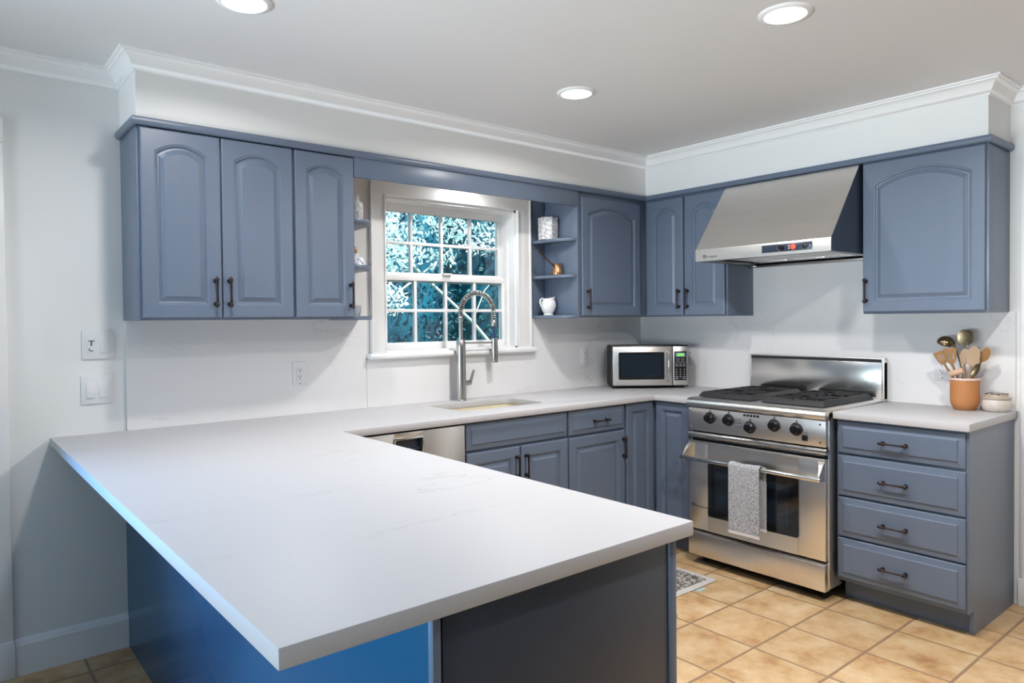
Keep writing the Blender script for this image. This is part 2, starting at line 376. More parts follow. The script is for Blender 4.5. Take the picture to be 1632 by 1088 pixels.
wlft = MB(); wlft.box(XL-.12, XL, YB, -5.4, 0, CEIL).box(XL-.12, XL, -1.0, 0.16, 0, CEIL).box(XL-.12, XL, -5.4, -1.0, 0, .35).box(XL-.12, XL, -5.4, -1.0, 2.2, CEIL)
struct(wlft.build('wall_left', 'wall', smooth=0))
# soffit above the cabinets
SF = 0.300; XE = -3.340; YE = -2.235
sof = MB(); sof.box(XE, 0, -SF, 0, 2.145, CEIL).box(-SF, 0, YE, -SF, 2.145, CEIL)
struct(sof.build('wall_soffit', 'wall', smooth=0))
crown = [(0, CEIL-.072), (.008, CEIL-.072), (.010, CEIL-.062), (.016, CEIL-.058), (.018, CEIL-.052), (.024, CEIL-.040), (.034, CEIL-.026), (.046, CEIL-.017), (.050, CEIL-.016), (.052, CEIL-.010), (.062, CEIL-.008), (.062, CEIL), (0, CEIL)]
struct(MB().sweep(crown, [(XL, 0), (XE, 0), (XE, -SF), (-SF, -SF), (-SF, YE), (0, YE), (0, YB)]).build('trim_1', 'trim', smooth=50))
bbp = [(0, 0), (.016, 0), (.016, .118), (.012, .124), (.010, .134), (.004, .142), (0, .142)]
struct(MB().sweep(bbp, [(-3.755, 0), (XE-.004, 0)]).build('baseboard_back', 'trim', smooth=30))
struct(MB().sweep(bbp, [(0, -3.45), (0, YB)]).build('baseboard_right', 'trim', smooth=30))
# glass door at the far left with its casing
gd = MB()
for a, b_ in ((DX0-.09, DX0), (DX1, DX1+.105)): gd.box(a, b_, -.022, 0, .14, 2.062, .003).box(a-.004 if a < -5 else a, b_+(.004 if a > -5 else 0), -.028, 0, 0, .145, .004)
gd.box(DX0-.092, DX1+.107, -.0235, 0, 2.0625, 2.16, .004)
dr = struct(gd.build('door_1', 'trim'))
df = MB()
for a, b_ in ((DX0, -4.82), (-4.80, DX1)):
    df.box(a, a+.08, .05, .09, 0.0, 2.06, .003).box(b_-.08, b_, .05, .09, 0.0, 2.06, .003).box(a, b_, .05, .09, 0, .16, .003).box(a, b_, .05, .09, 1.97, 2.06, .003)
df.build('door_frame', 'trim', dr)
MB().box(DX0+.05, DX1-.05, .066, .072, .1, 2.0).build('door_glass', 'glass', dr, smooth=0)
# window in the left wall (out of the picture, lights the room)
w2 = MB()
w2.box(XL-.10, XL+.02, -5.48, -5.4, .30, 2.28, .004).box(XL-.10, XL+.02, -1.0, -.92, .30, 2.28, .004).box(XL-.10, XL+.02, -5.4, -1.0, 2.2, 2.28, .004).box(XL-.10, XL+.04, -5.45, -.95, .30, .35, .004)
for y in (-3.93, -2.47): w2.box(XL-.09, XL-.03, y-.03, y+.03, .35, 2.2, .004)
w2 = struct(w2.build('window_2', 'trim'))
MB().box(XL-.065, XL-.06, -5.4, -1.0, .35, 2.2).build('window_glass', 'glass', w2, smooth=0)
# door casing at the right end of the range wall
dc = MB(); dc.box(-.020, 0, -2.375, -2.283, .125, 2.125, .004).box(-.030, 0, -2.380, -2.276, 0, .130, .004).box(-.0195, -.0005, -3.33, -2.3755, 2.03, 2.125, .002).box(-.020, 0, -3.42, -3.3305, 0, 2.125, .004)
for k in (-2.30, -2.36): dc.box(-.024, -.018, k-.004, k+.004, .13, 2.11)
d2 = struct(dc.build('door_2', 'trim'))
MB().box(-.012, .0, -3.33, -2.375, 0.0, 2.03).build('door_leaf', 'trim', d2, smooth=0)

# window over the sink
win = MB()
cz = 2.118
win.box(-2.172, WX0, -.020, 0, WZ0, cz, .003).box(WX1, -1.074, -.020, 0, WZ0, cz, .003).box(-2.172, -1.074, -.0205, 0, WZ1, cz, .003)
for a in (-2.178, -1.074): win.box(a, a+.008, -.028, 0, WZ0, cz, .002)
for a, b_ in ((WX0-.008, WX0+.003), (WX1-.003, WX1+.008)): win.box(a, b_, -.026, -.018, WZ0, WZ1, .002)
win.box(WX0, WX0+.012, 0, .16, WZ0, WZ1).box(WX1-.012, WX1, 0, .16, WZ0, WZ1).box(WX0, WX1, 0, .16, WZ1-.014, WZ1).box(WX0, WX1, 0, .16, WZ0-.01, WZ0+.012)
win.box(WX1-.022, WX1-.010, .060, .078, WZ0, WZ1-.014).box(WX0+.010, WX0+.022, .060, .078, WZ0, WZ1-.014)
w1 = struct(win.build('window_1', 'trim'))
MB().box(-2.205, -1.040, -.055, .01, 1.166, 1.197, .012, 3).build('window_sill', 'trim', w1)
def sash(y, z0, z1, gz0, gz1, mz, name):
    s_ = MB(); a, b_ = WX0+.012, WX1-.012; ga, gb = -2.047, -1.211
    s_.box(a, ga, y-.017, y+.017, z0, z1, .003).box(gb, b_, y-.017, y+.017, z0, z1, .003).box(a, b_, y-.0175, y+.0165, z0, gz0, .003).box(a, b_, y-.0175, y+.0165, gz1, z1, .003)
    for k in (1, 2, 3):
        x = ga+(gb-ga)*k/4; s_.box(x-.009, x+.009, y-.012, y+.012, gz0-.002, gz1+.002, .003)
    s_.box(ga-.002, gb+.002, y-.0125, y+.0115, mz-.009, mz+.009, .003)
    f = s_.build(name, 'trim', w1)
    MB().box(ga-.005, gb+.005, y-.002, y+.002, gz0-.005, gz1+.005).build('pane', 'glass', f, smooth=0)
    return f
sash(.138, 1.585, 2.022, 1.640, 1.978, 1.806, 'upper_sash')
ls = sash(.100, 1.207, 1.628, 1.246, 1.592, 1.424, 'lower_sash')
MB().box(-1.66, -1.60, .062, .086, 1.628, 1.640, .003).build('sash_lock', 'white', w1)

# ------------------------------------------------------------------ backsplash and worktops
def splash(name, label, fn):
    o = fn(MB()).build(name, 'splash', smooth=0); return tag(o, label, 'backsplash')
splash('backsplash_panel', 'white veined quartz backsplash slab left of the window', lambda b: b.box(-3.335, -2.206, -.012, -.001, .914, 1.380, .0008))
splash('backsplash_panel', 'white quartz backsplash slab beneath and right of the window', lambda b: b.prism([(-2.2045, .914), (0, .914), (0, 1.380), (-1.039, 1.380), (-1.039, 1.165), (-2.2045, 1.165)], 'y', -.012, -.001))
splash('backsplash_panel', 'tall white quartz backsplash slab behind the range and hood', lambda b: b.prism([(-.012, .914), (-.899, .914), (-1.69, .914), (-2.262, .914), (-2.262, 1.383), (-1.69, 1.383), (-1.69, 1.72), (-.899, 1.72), (-.899, 1.383), (-.012, 1.383)], 'x', -.012, -.001))

CT, CB = .914, .881
SX0, SX1, SY0, SY1, SR = -1.925, -1.365, -.475, -.145, .05
def top_outline_mesh():
    b = bmesh.new()
    outer = [(-3.610, 0), (-3.610, -2.369), (-2.662, -2.369), (-2.662, -.640), (-.640, -.640), (-.640, -.893), (0, -.893), (0, 0)]
    hole = []
    for cx_, cy_, a0 in ((SX1-SR, SY1-SR, 0), (SX0+SR, SY1-SR, 90), (SX0+SR, SY0+SR, 180), (SX1-SR, SY0+SR, 270)):
        for k in range(7):
            a = math.radians(a0+15*k); hole.append((cx_+SR*math.cos(a), cy_+SR*math.sin(a)))
    edges = []
    for loop in (outer, hole):
        vs = [b.verts.new((x, y, CT)) for x, y in loop]
        edges += [b.edges.new((vs[i], vs[(i+1) % len(vs)])) for i in range(len(vs))]
    bmesh.ops.triangle_fill(b, edges=edges, use_beauty=True)
    g = bmesh.ops.extrude_face_region(b, geom=list(b.faces))
    for v in [e for e in g['geom'] if isinstance(e, bmesh.types.BMVert)]: v.co.z = CB
    bmesh.ops.recalc_face_normals(b, faces=b.faces)
    be = [e for e in b.edges if len(e.link_faces) == 2 and e.calc_face_angle(0) > 1.2]
    bmesh.ops.bevel(b, geom=be, offset=.0025, segments=2, profile=.5, affect='EDGES')
    m_ = MB(); m_._join(b); return m_
o = top_outline_mesh().build('countertop', 'quartz')
tag(o, 'large white quartz countertop of the peninsula and sink run', 'countertop')
o = MB().box(-.640, 0, -2.270, -1.700, CB, CT, .0025).build('countertop', 'quartz')
tag(o, 'short white quartz countertop right of the range', 'countertop')

# sink
def sink():
    t = thing('kitchen_sink', 'cream undermount sink set in the white countertop', 'sink', ((SX0+SX1)/2, (SY0+SY1)/2, .70))
    hx, hy = (SX1-SX0)/2+.004, (SY1-SY0)/2+.004
    def ring(z, ins, r):
        pts = []
        for sx_, sy_, a0 in ((1, 1, 0), (-1, 1, 90), (-1, -1, 180), (1, -1, 270)):
            for k in range(7):
                a = math.radians(a0+15*k); pts.append((sx_*(hx-ins-r)+r*math.cos(a), sy_*(hy-ins-r)+r*math.sin(a), z))
        return pts
    m_ = MB(); m_.loft([ring(.18, -.02, .06), ring(.18, 0, .05), ring(.02, .012, .05), ring(.0, .05, .06), ring(-.012, .05, .06), ring(.0, -.004, .055), ring(.165, -.02, .06), ring(.18, -.02, .06)], (False, False))
    m_.loft([ring(.0, .05, .06), ring(-.001, .055, .06)], (False, True))
    m_.build('basin', 'cream', t)
    MB().lathe([(0.001, .004), (.03, .004), (.036, .001), (.036, -.004)], (0, .03, .001)).build('drain', 'steel_s', t)
sink()

# ------------------------------------------------------------------ cabinets
def panel_rings(w, h, th, arch=0.0, kind='door', x0=0, z0=0):
    """raised panel front: local x 0..w, z 0..h, front towards -y"""
    NS, NA = 1, 20
    def loop(x0_, x1_, z0_, z1_, y, ar):
        pts = [(x0_, y, z0_), (x1_, y, z0_), (x1_, y, z1_)]
        for k in range(1, NA):
            t = k/NA; x = x1_+(x0_-x1_)*t
            pts.append((x, y, z1_ + ar*(1-(2*t-1)**2)))
        pts.append((x0_, y, z1_)); return pts
    R = []
    R.append(loop(0, w, 0, h, 0, 0)); R.append(loop(0, w, 0, h, -(th-.004), 0)); R.append(loop(.002, w-.002, .002, h-.002, -(th-.001), 0)); R.append(loop(.005, w-.005, .005, h-.005, -th, 0))
    if kind == 'door':
        f = min(.056, w*.21)
        top = h-f-arch
        def L(i, y):
            return loop(f+i, w-f-i, f+i, top-i*(0.9 if arch else 1), y, arch*(1-i*2/w))
        R += [L(-.005, -th), L(-.003, -(th-.0025)), L(.002, -(th-.0035)), L(.005, -(th-.0095)), L(.009, -(th-.0110)), L(.013, -(th-.0105)), L(.028, -(th-.0030)), L(.0295, -(th-.0008)), L(.034, -(th-.0008))]
    else:
        f = .018
        def L(i, y): return loop(f+i, w-f-i, f+i, h-f-i, y, 0)
        R = [loop(0, w, 0, h, 0, 0), loop(0, w, 0, h, -(th-.008), 0), loop(.003, w-.003, .003, h-.003, -(th-.005), 0),
             L(-.012, -(th-.0045)), L(.008, -(th+.000)), L(.010, -(th+.003)), L(.013, -(th+.0045)), L(.016, -(th+.0045))]
    return R
def handle(parent, x, z, vertical=True, name='handle', y=-.0205, m='bronze'):
    L = .048; b = MB()
    q = (lambda a, o_, d: (x+o_, y-d, z+a)) if vertical else (lambda a, o_, d: (x+a, y-d, z+o_))
    b.tube([q(-L-.008, 0, .024), q(-L+.004, 0, .024), q(-L*.5, 0, .025), q(0, 0, .0255), q(L*.5, 0, .025), q(L-.004, 0, .024), q(L+.008, 0, .024)], [.0055, .0058, .0046, .0042, .0046, .0058, .0055], 10)
    for s_ in (-1, 1):
        b.tube([q(s_*L, 0, 0), q(s_*L, 0, .004), q(s_*L, 0, .012), q(s_*L, 0, .024)], [.0095, .0090, .0055, .006], 12)
        b.tube([q(s_*(L-.004), 0, .024), q(s_*(L+.002), 0, .024), q(s_*(L+.008), 0, .024), q(s_*(L+.013), 0, .024), q(s_*(L+.016), 0, .024)], [.005, .0085, .0075, .005, .002], 12)
    return b.build(name, m, parent, smooth=60)
def front(parent, x0, x1, z0, z1, yf=-.285, arch=0.0, kind='door', name=None, hx=None, hz=None, vert=True, th=.019):
    b = MB(); b.loft(panel_rings(x1-x0, z1-z0, th, arch, kind), (True, True))
    o = b.build(name or kind, 'paint', parent, loc=(x0, yf-.0005, z0), smooth=16)
    if hx is not None: handle(o, hx-x0, hz-z0, vert, y=-(th+(.0045 if kind == 'drawer' else 0)))
    return o
UB, UT = 1.378, 2.140
def upper(label, loc, rz, w, doors, x_ext=0.0, depth=.285, bot=UB, group='blue wall cabinets'):
    t = thing('wall_cabinet', label, 'cabinet', loc, rz, group)
    b = MB(); b.box(0, w, -depth, -.0005, bot, UT, .002)
    b.build('body', 'paint', t)
    for d in doors: front(t, *d[:4], yf=-depth, arch=d[4], hx=d[5], hz=d[6])
    return t
HZ = 1.492
upper('wide blue wall cabinet with two arched doors at the left end', (XE, 0, 0), 0, .6275, [(.011, .313, 1.387, 2.131, .035, .287, HZ), (.319, .624, 1.387, 2.131, .035, .343, HZ)])
upper('narrow blue wall cabinet with one arched door just left of the window', (-2.7115, 0, 0), 0, .2965, [(.008, .2955, 1.387, 2.131, .033, .272, HZ-.004)])
# corner unit on the window wall
upper('blue corner wall cabinet with arched door beside the curved shelves', (-.93, 0, 0), 0, .93, [(.032, .568, 1.387, 2.108, .045, .075, HZ-.004)])
upper('blue wall cabinet with two narrow arched doors left of the hood', (0, -.2865, 0), RW, .6165, [(.022, .3085, 1.385, 2.125, .035, .280, HZ-.004), (.3215, .606, 1.385, 2.125, .035, .345, HZ-.004)])
upper('wide blue wall cabinet with one arched door right of the hood', (0, -1.687, 0), RW, .548, [(.005, .537, 1.388, 2.131, .055, .022, HZ+.002)])

# valance above the window
tag(MB().box(-2.4135, -.931, -.3045, -.286, 2.045, 2.140, .002).build('window_valance', 'paint'), 'long plain blue valance board across the window top', 'valance')
cor = [(0, 2.136), (.012, 2.136), (.020, 2.140), (.026, 2.146), (.026, 2.160), (.022, 2.166), (.004, 2.168), (0, 2.168)]
cor = [(o_*.66+.002, z) for o_, z in cor]
tag(MB().sweep(cor, [(XE, -.002), (XE, -SF), (-SF, -SF), (-SF, YE), (-.002, YE)]).build('cabinet_cornice', 'paint', smooth=40), 'slim blue cornice moulding running along the tops of all wall cabinets', 'cornice')

# curved open shelves either side of the window
def qshelf(a, b_, sgn, n=18):
    """quarter ellipse from the wall; sgn=+1 grows to +x"""
    pts = [(0, 0)]
    for k in range(n+1):
        t = PI/2*k/n; pts.append((sgn*a*max(0, math.cos(t))**.72, -b_*math.sin(t)**.72))
    return pts
def shelf_unit(label, x, a, sgn, zs, back):
    t = thing('corner_shelf', label, 'shelf', (x, 0, 0), 0)
    if back:
        MB().box(-.11, -.009, -.012, -.0005, 1.374, 2.136, .001).build('back_panel', 'paint', t)
        MB().box(-.0085, -.0005, -.303, -.0005, 1.374, 2.044, .001).build('side_panel', 'paint', t)
    xo = -.0088 if back else .0005
    for z in zs:
        MB().prism([(px+xo, py*.985-(.0125 if back else .0008)) for px, py in qshelf(a-(.0 if back else 0), .288, sgn)], 'z', z-.019, z, .004).build('shelf', 'paint', t)
    return t
ZSH = (1.856, 1.636, 1.392)
shelf_unit('blue quarter-round open shelves right of the window', -.93, .108, -1, ZSH, True)
shelf_unit('blue quarter-round open shelves left of the window', -2.4145, .165, 1, ZSH, False)

# base cabinets on the window wall
def base_body(t, w, depth=.600, toe=.075, x0=0.0, ztop=.8795):
    b = MB(); b.box(x0, x0+w, -depth, -.014, .105, ztop, .002).box(x0+.002, x0+w-.002, -(depth-toe), -.02, 0.001, .108)
    return b.build('body', 'paint', t)
GB = 'blue base cabinets'
t = thing('base_cabinet', 'blue sink base cabinet with false drawer front and two doors', 'cabinet', (-2.0145, 0, 0), 0, GB)
b = MB(); b.box(0, .679, -.600, -.50, .105, .8795, .002).box(0, .02, -.5, -.014, .105, .68).box(.659, .679, -.5, -.014, .105, .68).box(0.002, .677, -.525, -.02, .001, .12); b.build('body', 'paint', t)
front(t, .006, .674, .743, .874, -.600, kind='drawer', name='false_drawer_front')
front(t, .006, .339, .118, .730, -.600, hx=.312, hz=.630)
front(t, .346, .674, .118, .730, -.600, hx=.374, hz=.630)
t = thing('base_cabinet', 'blue base cabinet with one drawer over one door', 'cabinet', (-1.335, 0, 0), 0, GB)
base_body(t, .456)
front(t, .005, .450, .741, .874, -.600, kind='drawer', hx=.240, hz=.806, vert=False)
front(t, .005, .450, .118, .728, -.600, hx=.434, hz=.632)
t = thing('base_cabinet', 'blue inside-corner base cabinet with two narrow tall doors', 'cabinet', (-.8785, 0, 0), 0, GB)
b = MB(); b.prism([(0, -.014), (.865, -.014), (.865, -.890), (.2785, -.890), (.2785, -.600), (0, -.600)], 'z', .105, .8795, .002)
b.prism([(0.002, -.02), (.86, -.02), (.86, -.888), (.3535, -.888), (.3535, -.525), (0.002, -.525)], 'z', .001, .108); b.build('body', 'paint', t)
front(t, .010, .247, .118, .874, -.600)
o = front(t, 0, .236, .118, .874, 0); o.location = (.278, -.629, .118); o.rotation_euler = (0, 0, RW)
# drawer stack
t = thing('base_cabinet', 'blue four-drawer base cabinet right of the range', 'cabinet', (0, -1.7025, 0), RW, GB)
b = MB(); b.box(0, .5515, -.600, -.014, .105, .8795, .001).box(.002, .540, -.520, -.02, .001, .108); b.build('body', 'paint', t)
MB().prism([(-.600, .105), (-.600, .8795), (-.014, .8795), (-.014, .001), (-.518, .001), (-.518, .105)], 'x', .5516, .5560).build('side_panel', 'paint', t)
MB().box(.536, .5575, -.540, -.519, .001, .128, .003).build('toe_post', 'paint', t)
for z0, z1 in ((.720, .870), (.518, .708), (.322, .508), (.124, .313)):
    front(t, .010, .546, z0, z1, -.600, kind='drawer', hx=.268, hz=(z0+z1)/2-.003 if z1 < .8 else .790, vert=False)

# dishwasher
t = thing('dishwasher', 'stainless dishwasher under the counter left of the sink cabinet', 'dishwasher', (-2.636, 0, 0))
MB().box(.004, .614, -.590, -.03, .10, .868, .003).build('body', 'blackm', t)
HX0, HX1, HZ0, HZ1 = .236, .380, .775, .846
b = MB(); b.box(.004, HX0, -.622, -.591, .115, .872, .003).box(HX1, .616, -.622, -.591, .115, .872, .003).box(HX0-.004, HX1+.004, -.6215, -.591, .115, HZ0, .002).box(HX0-.004, HX1+.004, -.6215, -.591, HZ1, .872, .002)
b.build('door', 'steel_v', t)
b = MB(); b.box(HX0-.006, HX1+.006, -.627, -.618, HZ1-.006, HZ1+.004, .003).box(HX0-.006, HX0+.004, -.627, -.618, HZ0-.006, HZ1, .003).box(HX1-.004, HX1+.006, -.627, -.618, HZ0-.006, HZ1, .003).box(HX0-.006, HX1+.006, -.627, -.618, HZ0-.006, HZ0+.004, .003)
hp = b.build('handle', 'steel_s', t); MB().box(HX0, HX1, -.6005, -.592, HZ0, HZ1).box(HX0+.004, HX1-.004, -.612, -.598, HZ0+.012, HZ0+.022, .003).build('handle_recess', 'navy', hp)
MB().box(.01, .61, -.56, -.52, .001, .10).build('kick_plate', 'blackm', t)

# peninsula base
t = thing('peninsula_cabinet', 'blue peninsula base cabinet under the counter overhang', 'cabinet', (-3.344, -2.353, 0))
b = MB(); b.box(.012, .620, .02, 2.339, .1, .880, .001).box(.012, .560, .02, 2.339, .001, .105); b.build('body', 'paint', t)
MB().box(0, .012, .008, 2.351, .001, .880, .001).build('side_panel', 'daylit_panel', t)
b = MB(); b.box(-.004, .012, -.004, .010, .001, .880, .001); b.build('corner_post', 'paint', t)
MB().box(.020, .612, .003, .018, .001, .880, .001).build('end_panel', 'endnavy', t)
MB().box(.616, .640, -.001, .020, .001, .880, .002).build('edge_stile', 'paint', t)
for k in range(4):
    y0 = .022+.42*k
    o = front(t, 0, .41, .118, .700, 0, name='door', hx=.37, hz=.60); o.location = (.621, y0, .118); o.rotation_euler = (0, 0, PI/2)
    o = front(t, 0, .41, .715, .872, 0, kind='drawer', hx=.205, hz=.79, vert=False); o.location = (.621, y0, .715); o.rotation_euler = (0, 0, PI/2)
MB().box(.641, .648, .002, .014, .698, .708, .001).build('hinge', 'steel_s', t)

# ------------------------------------------------------------------ range
def make_range():
    W = .785
    t = thing('range_cooker', 'stainless gas range with five black knobs and oven', 'stove', (0, -.9065, 0), RW)
    MB().box(.004, W-.004, -.640, -.018, .055, .890, .002).build('body', 'blackm', t)
    for xa in (0, W-.006): MB().box(xa, xa+.006, -.655, -.016, .06, .905, .001).build('side_panel', 'steel', t)
    # cooktop with rolled front
    prof = [(-.02, .900), (-.02, .924), (-.660, .924), (-.680, .921), (-.694, .912), (-.700, .899), (-.698, .886), (-.690, .876), (-.676, .872), (-.640, .872), (-.640, .885)]
    MB().prism(prof, 'x', 0, W, .0008).build('cooktop', 'steel', t, smooth=50)
    # control panel
    cp = MB().box(.003, W-.003, -.682, -.641, .744, .870, .003).build('control_panel', 'steel', t)
    for x, z in ((.018, .852), (.018, .765), (W-.03, .852), (W-.03, .765)): MB().cyl((x, -.681, z), (x, -.6845, z), .005, n=14).build('screw', 'steel_s', cp)
    for i, (x, z) in enumerate(((.143, .823), (.258, .823), (.385, .798), (.520, .823), (.637, .817))):
        b = MB(); b.tube([(x, -.682, z), (x, -.687, z), (x, -.690, z)], [.0325, .0325, .028], 32).tube([(x, -.689, z), (x, -.712, z), (x, -.716, z)], [.0235, .0215, .019], 28)
        b.box(x-.004, x+.004, -.722, -.70, z-.019, z+.019, .002)
        k = b.build('knob', 'black', cp)
        b = MB(); b.box(x-.003, x+.003, -.6835, -.682, z+.036, z+.044).box(x-.008, x+.008, -.6832, -.682, z+.031, z+.0335); b.build('knob_mark', 'print', cp)
    for i in range(5):
        x = .352+.0195*i; MB().tube([(x, -.682, .862-.004), (x, -.6875, .858), (x, -.689, .858)], [.0066, .006, .004], 16).build('indicator_light', 'black', cp)
    b = MB()
    for z in (.829, .811, .793): b.box(.305, .3085, -.6832, -.682, z, z+.0035).box(.314, .334, -.683, -.682, z, z+.003)
    b.build('panel_print', 'print', cp); b = MB(); b.box(.668, .674, -.6832, -.682, .8, .803).box(.680, .690, -.6832, -.682, .8, .803).box(.680, .690, -.6832, -.682, .806, .808); b.build('panel_print', 'print', cp)
    MB().box(.666, .694, -.690, -.681, .765, .794, .003).build('light_switch', 'black', cp)
    # rolled bar, slotted vent
    MB().tube([(.0, -.672, .722), (W, -.672, .722)], .0165, 20).build('roll_bar', 'steel_s', t)
    b = MB(); b.box(.01, W-.01, -.652, -.640, .690, .712); b.build('vent', 'blackm', t)
    b = MB(); b.box(.02, W-.02, -.660, -.648, .698, .702, .001); b.build('vent_slat', 'steel_dim', t)
    # oven door
    d = bpy.data.objects.new('oven_door', None)
    wx0, wx1, wz0, wz1 = .132, .642, .285, .575
    b = MB(); y0, y1 = -.682, -.642
    b.box(.004, wx0, y0, y1, .198, .684, .003).box(wx1, W-.004, y0, y1, .198, .684, .003).box(wx0-.004, wx1+.004, y0, y1, wz1, .684, .0).box(wx0-.004, wx1+.004, y0, y1, .198, wz0, .0)
    b.box(.004, W-.004, y0-.003, y0+.02, .676, .688, .003)
    d = b.build('oven_door', 'steel', t)
    def rr_(z0, z1, x0, x1, r, n=6):
        pts = []
        for cx_, cz_, a0 in ((x1-r, z1-r, 0), (x0+r, z1-r, 90), (x0+r, z0+r, 180), (x1-r, z0+r, 270)):
            for k in range(n+1):
                a = math.radians(a0+90*k/n); pts.append((cx_+r*math.cos(a), cz_+r*math.sin(a)))
        return pts
    MB().prism(rr_(wz0-.004, wz1+.004, wx0-.004, wx1+.004, .014), 'y', -.6845, -.676, 0).build('oven_window', 'bglass', d)
    b = MB(); b.box(wx0+.045, wx1-.045, -.6852, -.6842, wz0+.035, wz1-.04); b.build('window_mesh', 'mglass', d)
    # flared top of the door carrying the handle bar
    for sx_, xa in ((1, .006), (-1, W-.006)):
        rings = []
        for k in range(9):
            q_ = k/8; yy = -.682-.062*q_; wd = .034*(1-q_)**1.8+.007
            zt = .676-.066*q_**1.6; zb = .585-.002*q_
            zz = (zt, zb)
            rings.append([(xa, yy, zz[0]), (xa+sx_*wd, yy, zz[0]), (xa+sx_*wd*.7, yy, zz[1]), (xa, yy, zz[1])])
        MB().loft(rings).build('handle_bracket', 'steel', d, smooth=40)
    b = MB(); b.tube([(-.004, -.750, .600), (.0, -.750, .600), (W, -.750, .600), (W+.004, -.750, .600)], [.009, .0115, .0115, .009], 20); b.build('handle', 'steel_s', d)
    # maker's script mark
    b = MB(); b.tube([(.030+.009*math.cos(a*.35), -.683, .330+.009*math.sin(a*.35)) for a in range(19)], .0016, 6)
    b.tube([(.026, -.6832, .331), (.030, -.6832, .334), (.034, -.6832, .329), (.030, -.6832, .326), (.027, -.6832, .329)], .0014, 6)
    b.build('badge_emblem', 'print', d)
    text('badge_script', 'Monogram', .020, 'print', d, (.083, -.6826, .326))
    # storage drawer and feet
    b = MB(); b.box(.004, W-.004, -.690, -.640, .052, .180, .004).prism([(-.690, .178), (-.664, .190), (-.655, .190), (-.655, .178)], 'x', .006, W-.006)
    b.build('kick_drawer', 'steel_v', t)
    for x in (.05, W-.05):
        for y in (-.60, -.08): MB().cyl((x, y, .001), (x, y, .06), .016, n=16).build('foot', 'blackm', t)
    # backguard
    b = MB(); b.box(.0, W, -.052, -.016, .924, 1.120, .002).box(W-.012, W, -.060, -.016, .924, 1.142, .002).box(0, .006, -.055, -.016, .924, 1.142, .001).box(0, W, -.052, -.030, 1.136, 1.142, .001)
    bgd = b.build('backguard', 'steel', t)
    MB().box(.006, W-.012, -.050, -.020, 1.120, 1.137).build('backguard_vent', 'blackm', bgd)
    b = MB(); b.box(.005, W-.012, -.0535, -.050, .924, 1.119, .0008); b.build('backguard_panel', 'steel_s2', bgd)
    # burners and grates
    for gx0, gx1 in ((.018, .350), (.402, .742)):
        gy0, gy1 = -.612, -.078; cxm = (gx0+gx1)/2
        b = MB(); z0, z1 = .927, .953
        # sloping outer frame
        def fr(ins, z): return [(gx0+ins, gy0+ins, z), (gx1-ins, gy0+ins, z), (gx1-ins, gy1-ins, z), (gx0+ins, gy1-ins, z)]
        b.loft([fr(.0, z0), fr(.016, z1-.003), fr(.019, z1), fr(.030, z1), fr(.032, z1-.012), fr(.028, z0)], (False, False)); b.loft([fr(.028, z0), fr(0, z0)], (False, False))
        ym = (gy0+gy1)/2
        b.box(gx0+.02, gx1-.02, ym-.008, ym+.008, z1-.016, z1, .003)
        for yc in ((gy0+ym)/2, (gy1+ym)/2):
            for a in range(8):
                an = a*PI/4+PI/8*0; r1 = .150 if a % 2 == 0 else .165
                p1 = Vector((cxm+.030*math.cos(an), yc+.030*math.sin(an))); p2 = Vector((cxm+r1*math.cos(an), yc+r1*.80*math.sin(an)))
                p2.x = max(gx0+.024, min(gx1-.024, p2.x)); p2.y = max(yc-.125, min(yc+.125, p2.y))
                dd = (p2-p1).normalized(); nn = Vector((-dd.y, dd.x))*.006
                b.prism([tuple(p1+nn*.7), tuple(p1-nn*.7), tuple(p2-nn), tuple(p2+nn)], 'z', z1-.014, z1+.002, .002)
        b.build('grate', 'iron', t)
        MB().box(gx0+.025, gx1-.025, gy0+.025, gy1-.025, .9242, .9262).build('burner_tray', 'black', t)
        for yc in ((gy0+ym)/2, (gy1+ym)/2):
            MB().lathe([(.048, .926), (.048, .936), (.036, .939), (.036, .945), (.030, .949), (.0, .950)], (cxm, yc, 0), 28).build('burner', 'iron', t)
M['steel_s2'] = pm('smooth_stainless', (0.70, 0.69, 0.67), 0.20, metal=1, noise=0.03, nscale=3, bump=0.04, bscale=60, stretch=(0.35, 4, 22))
make_range()

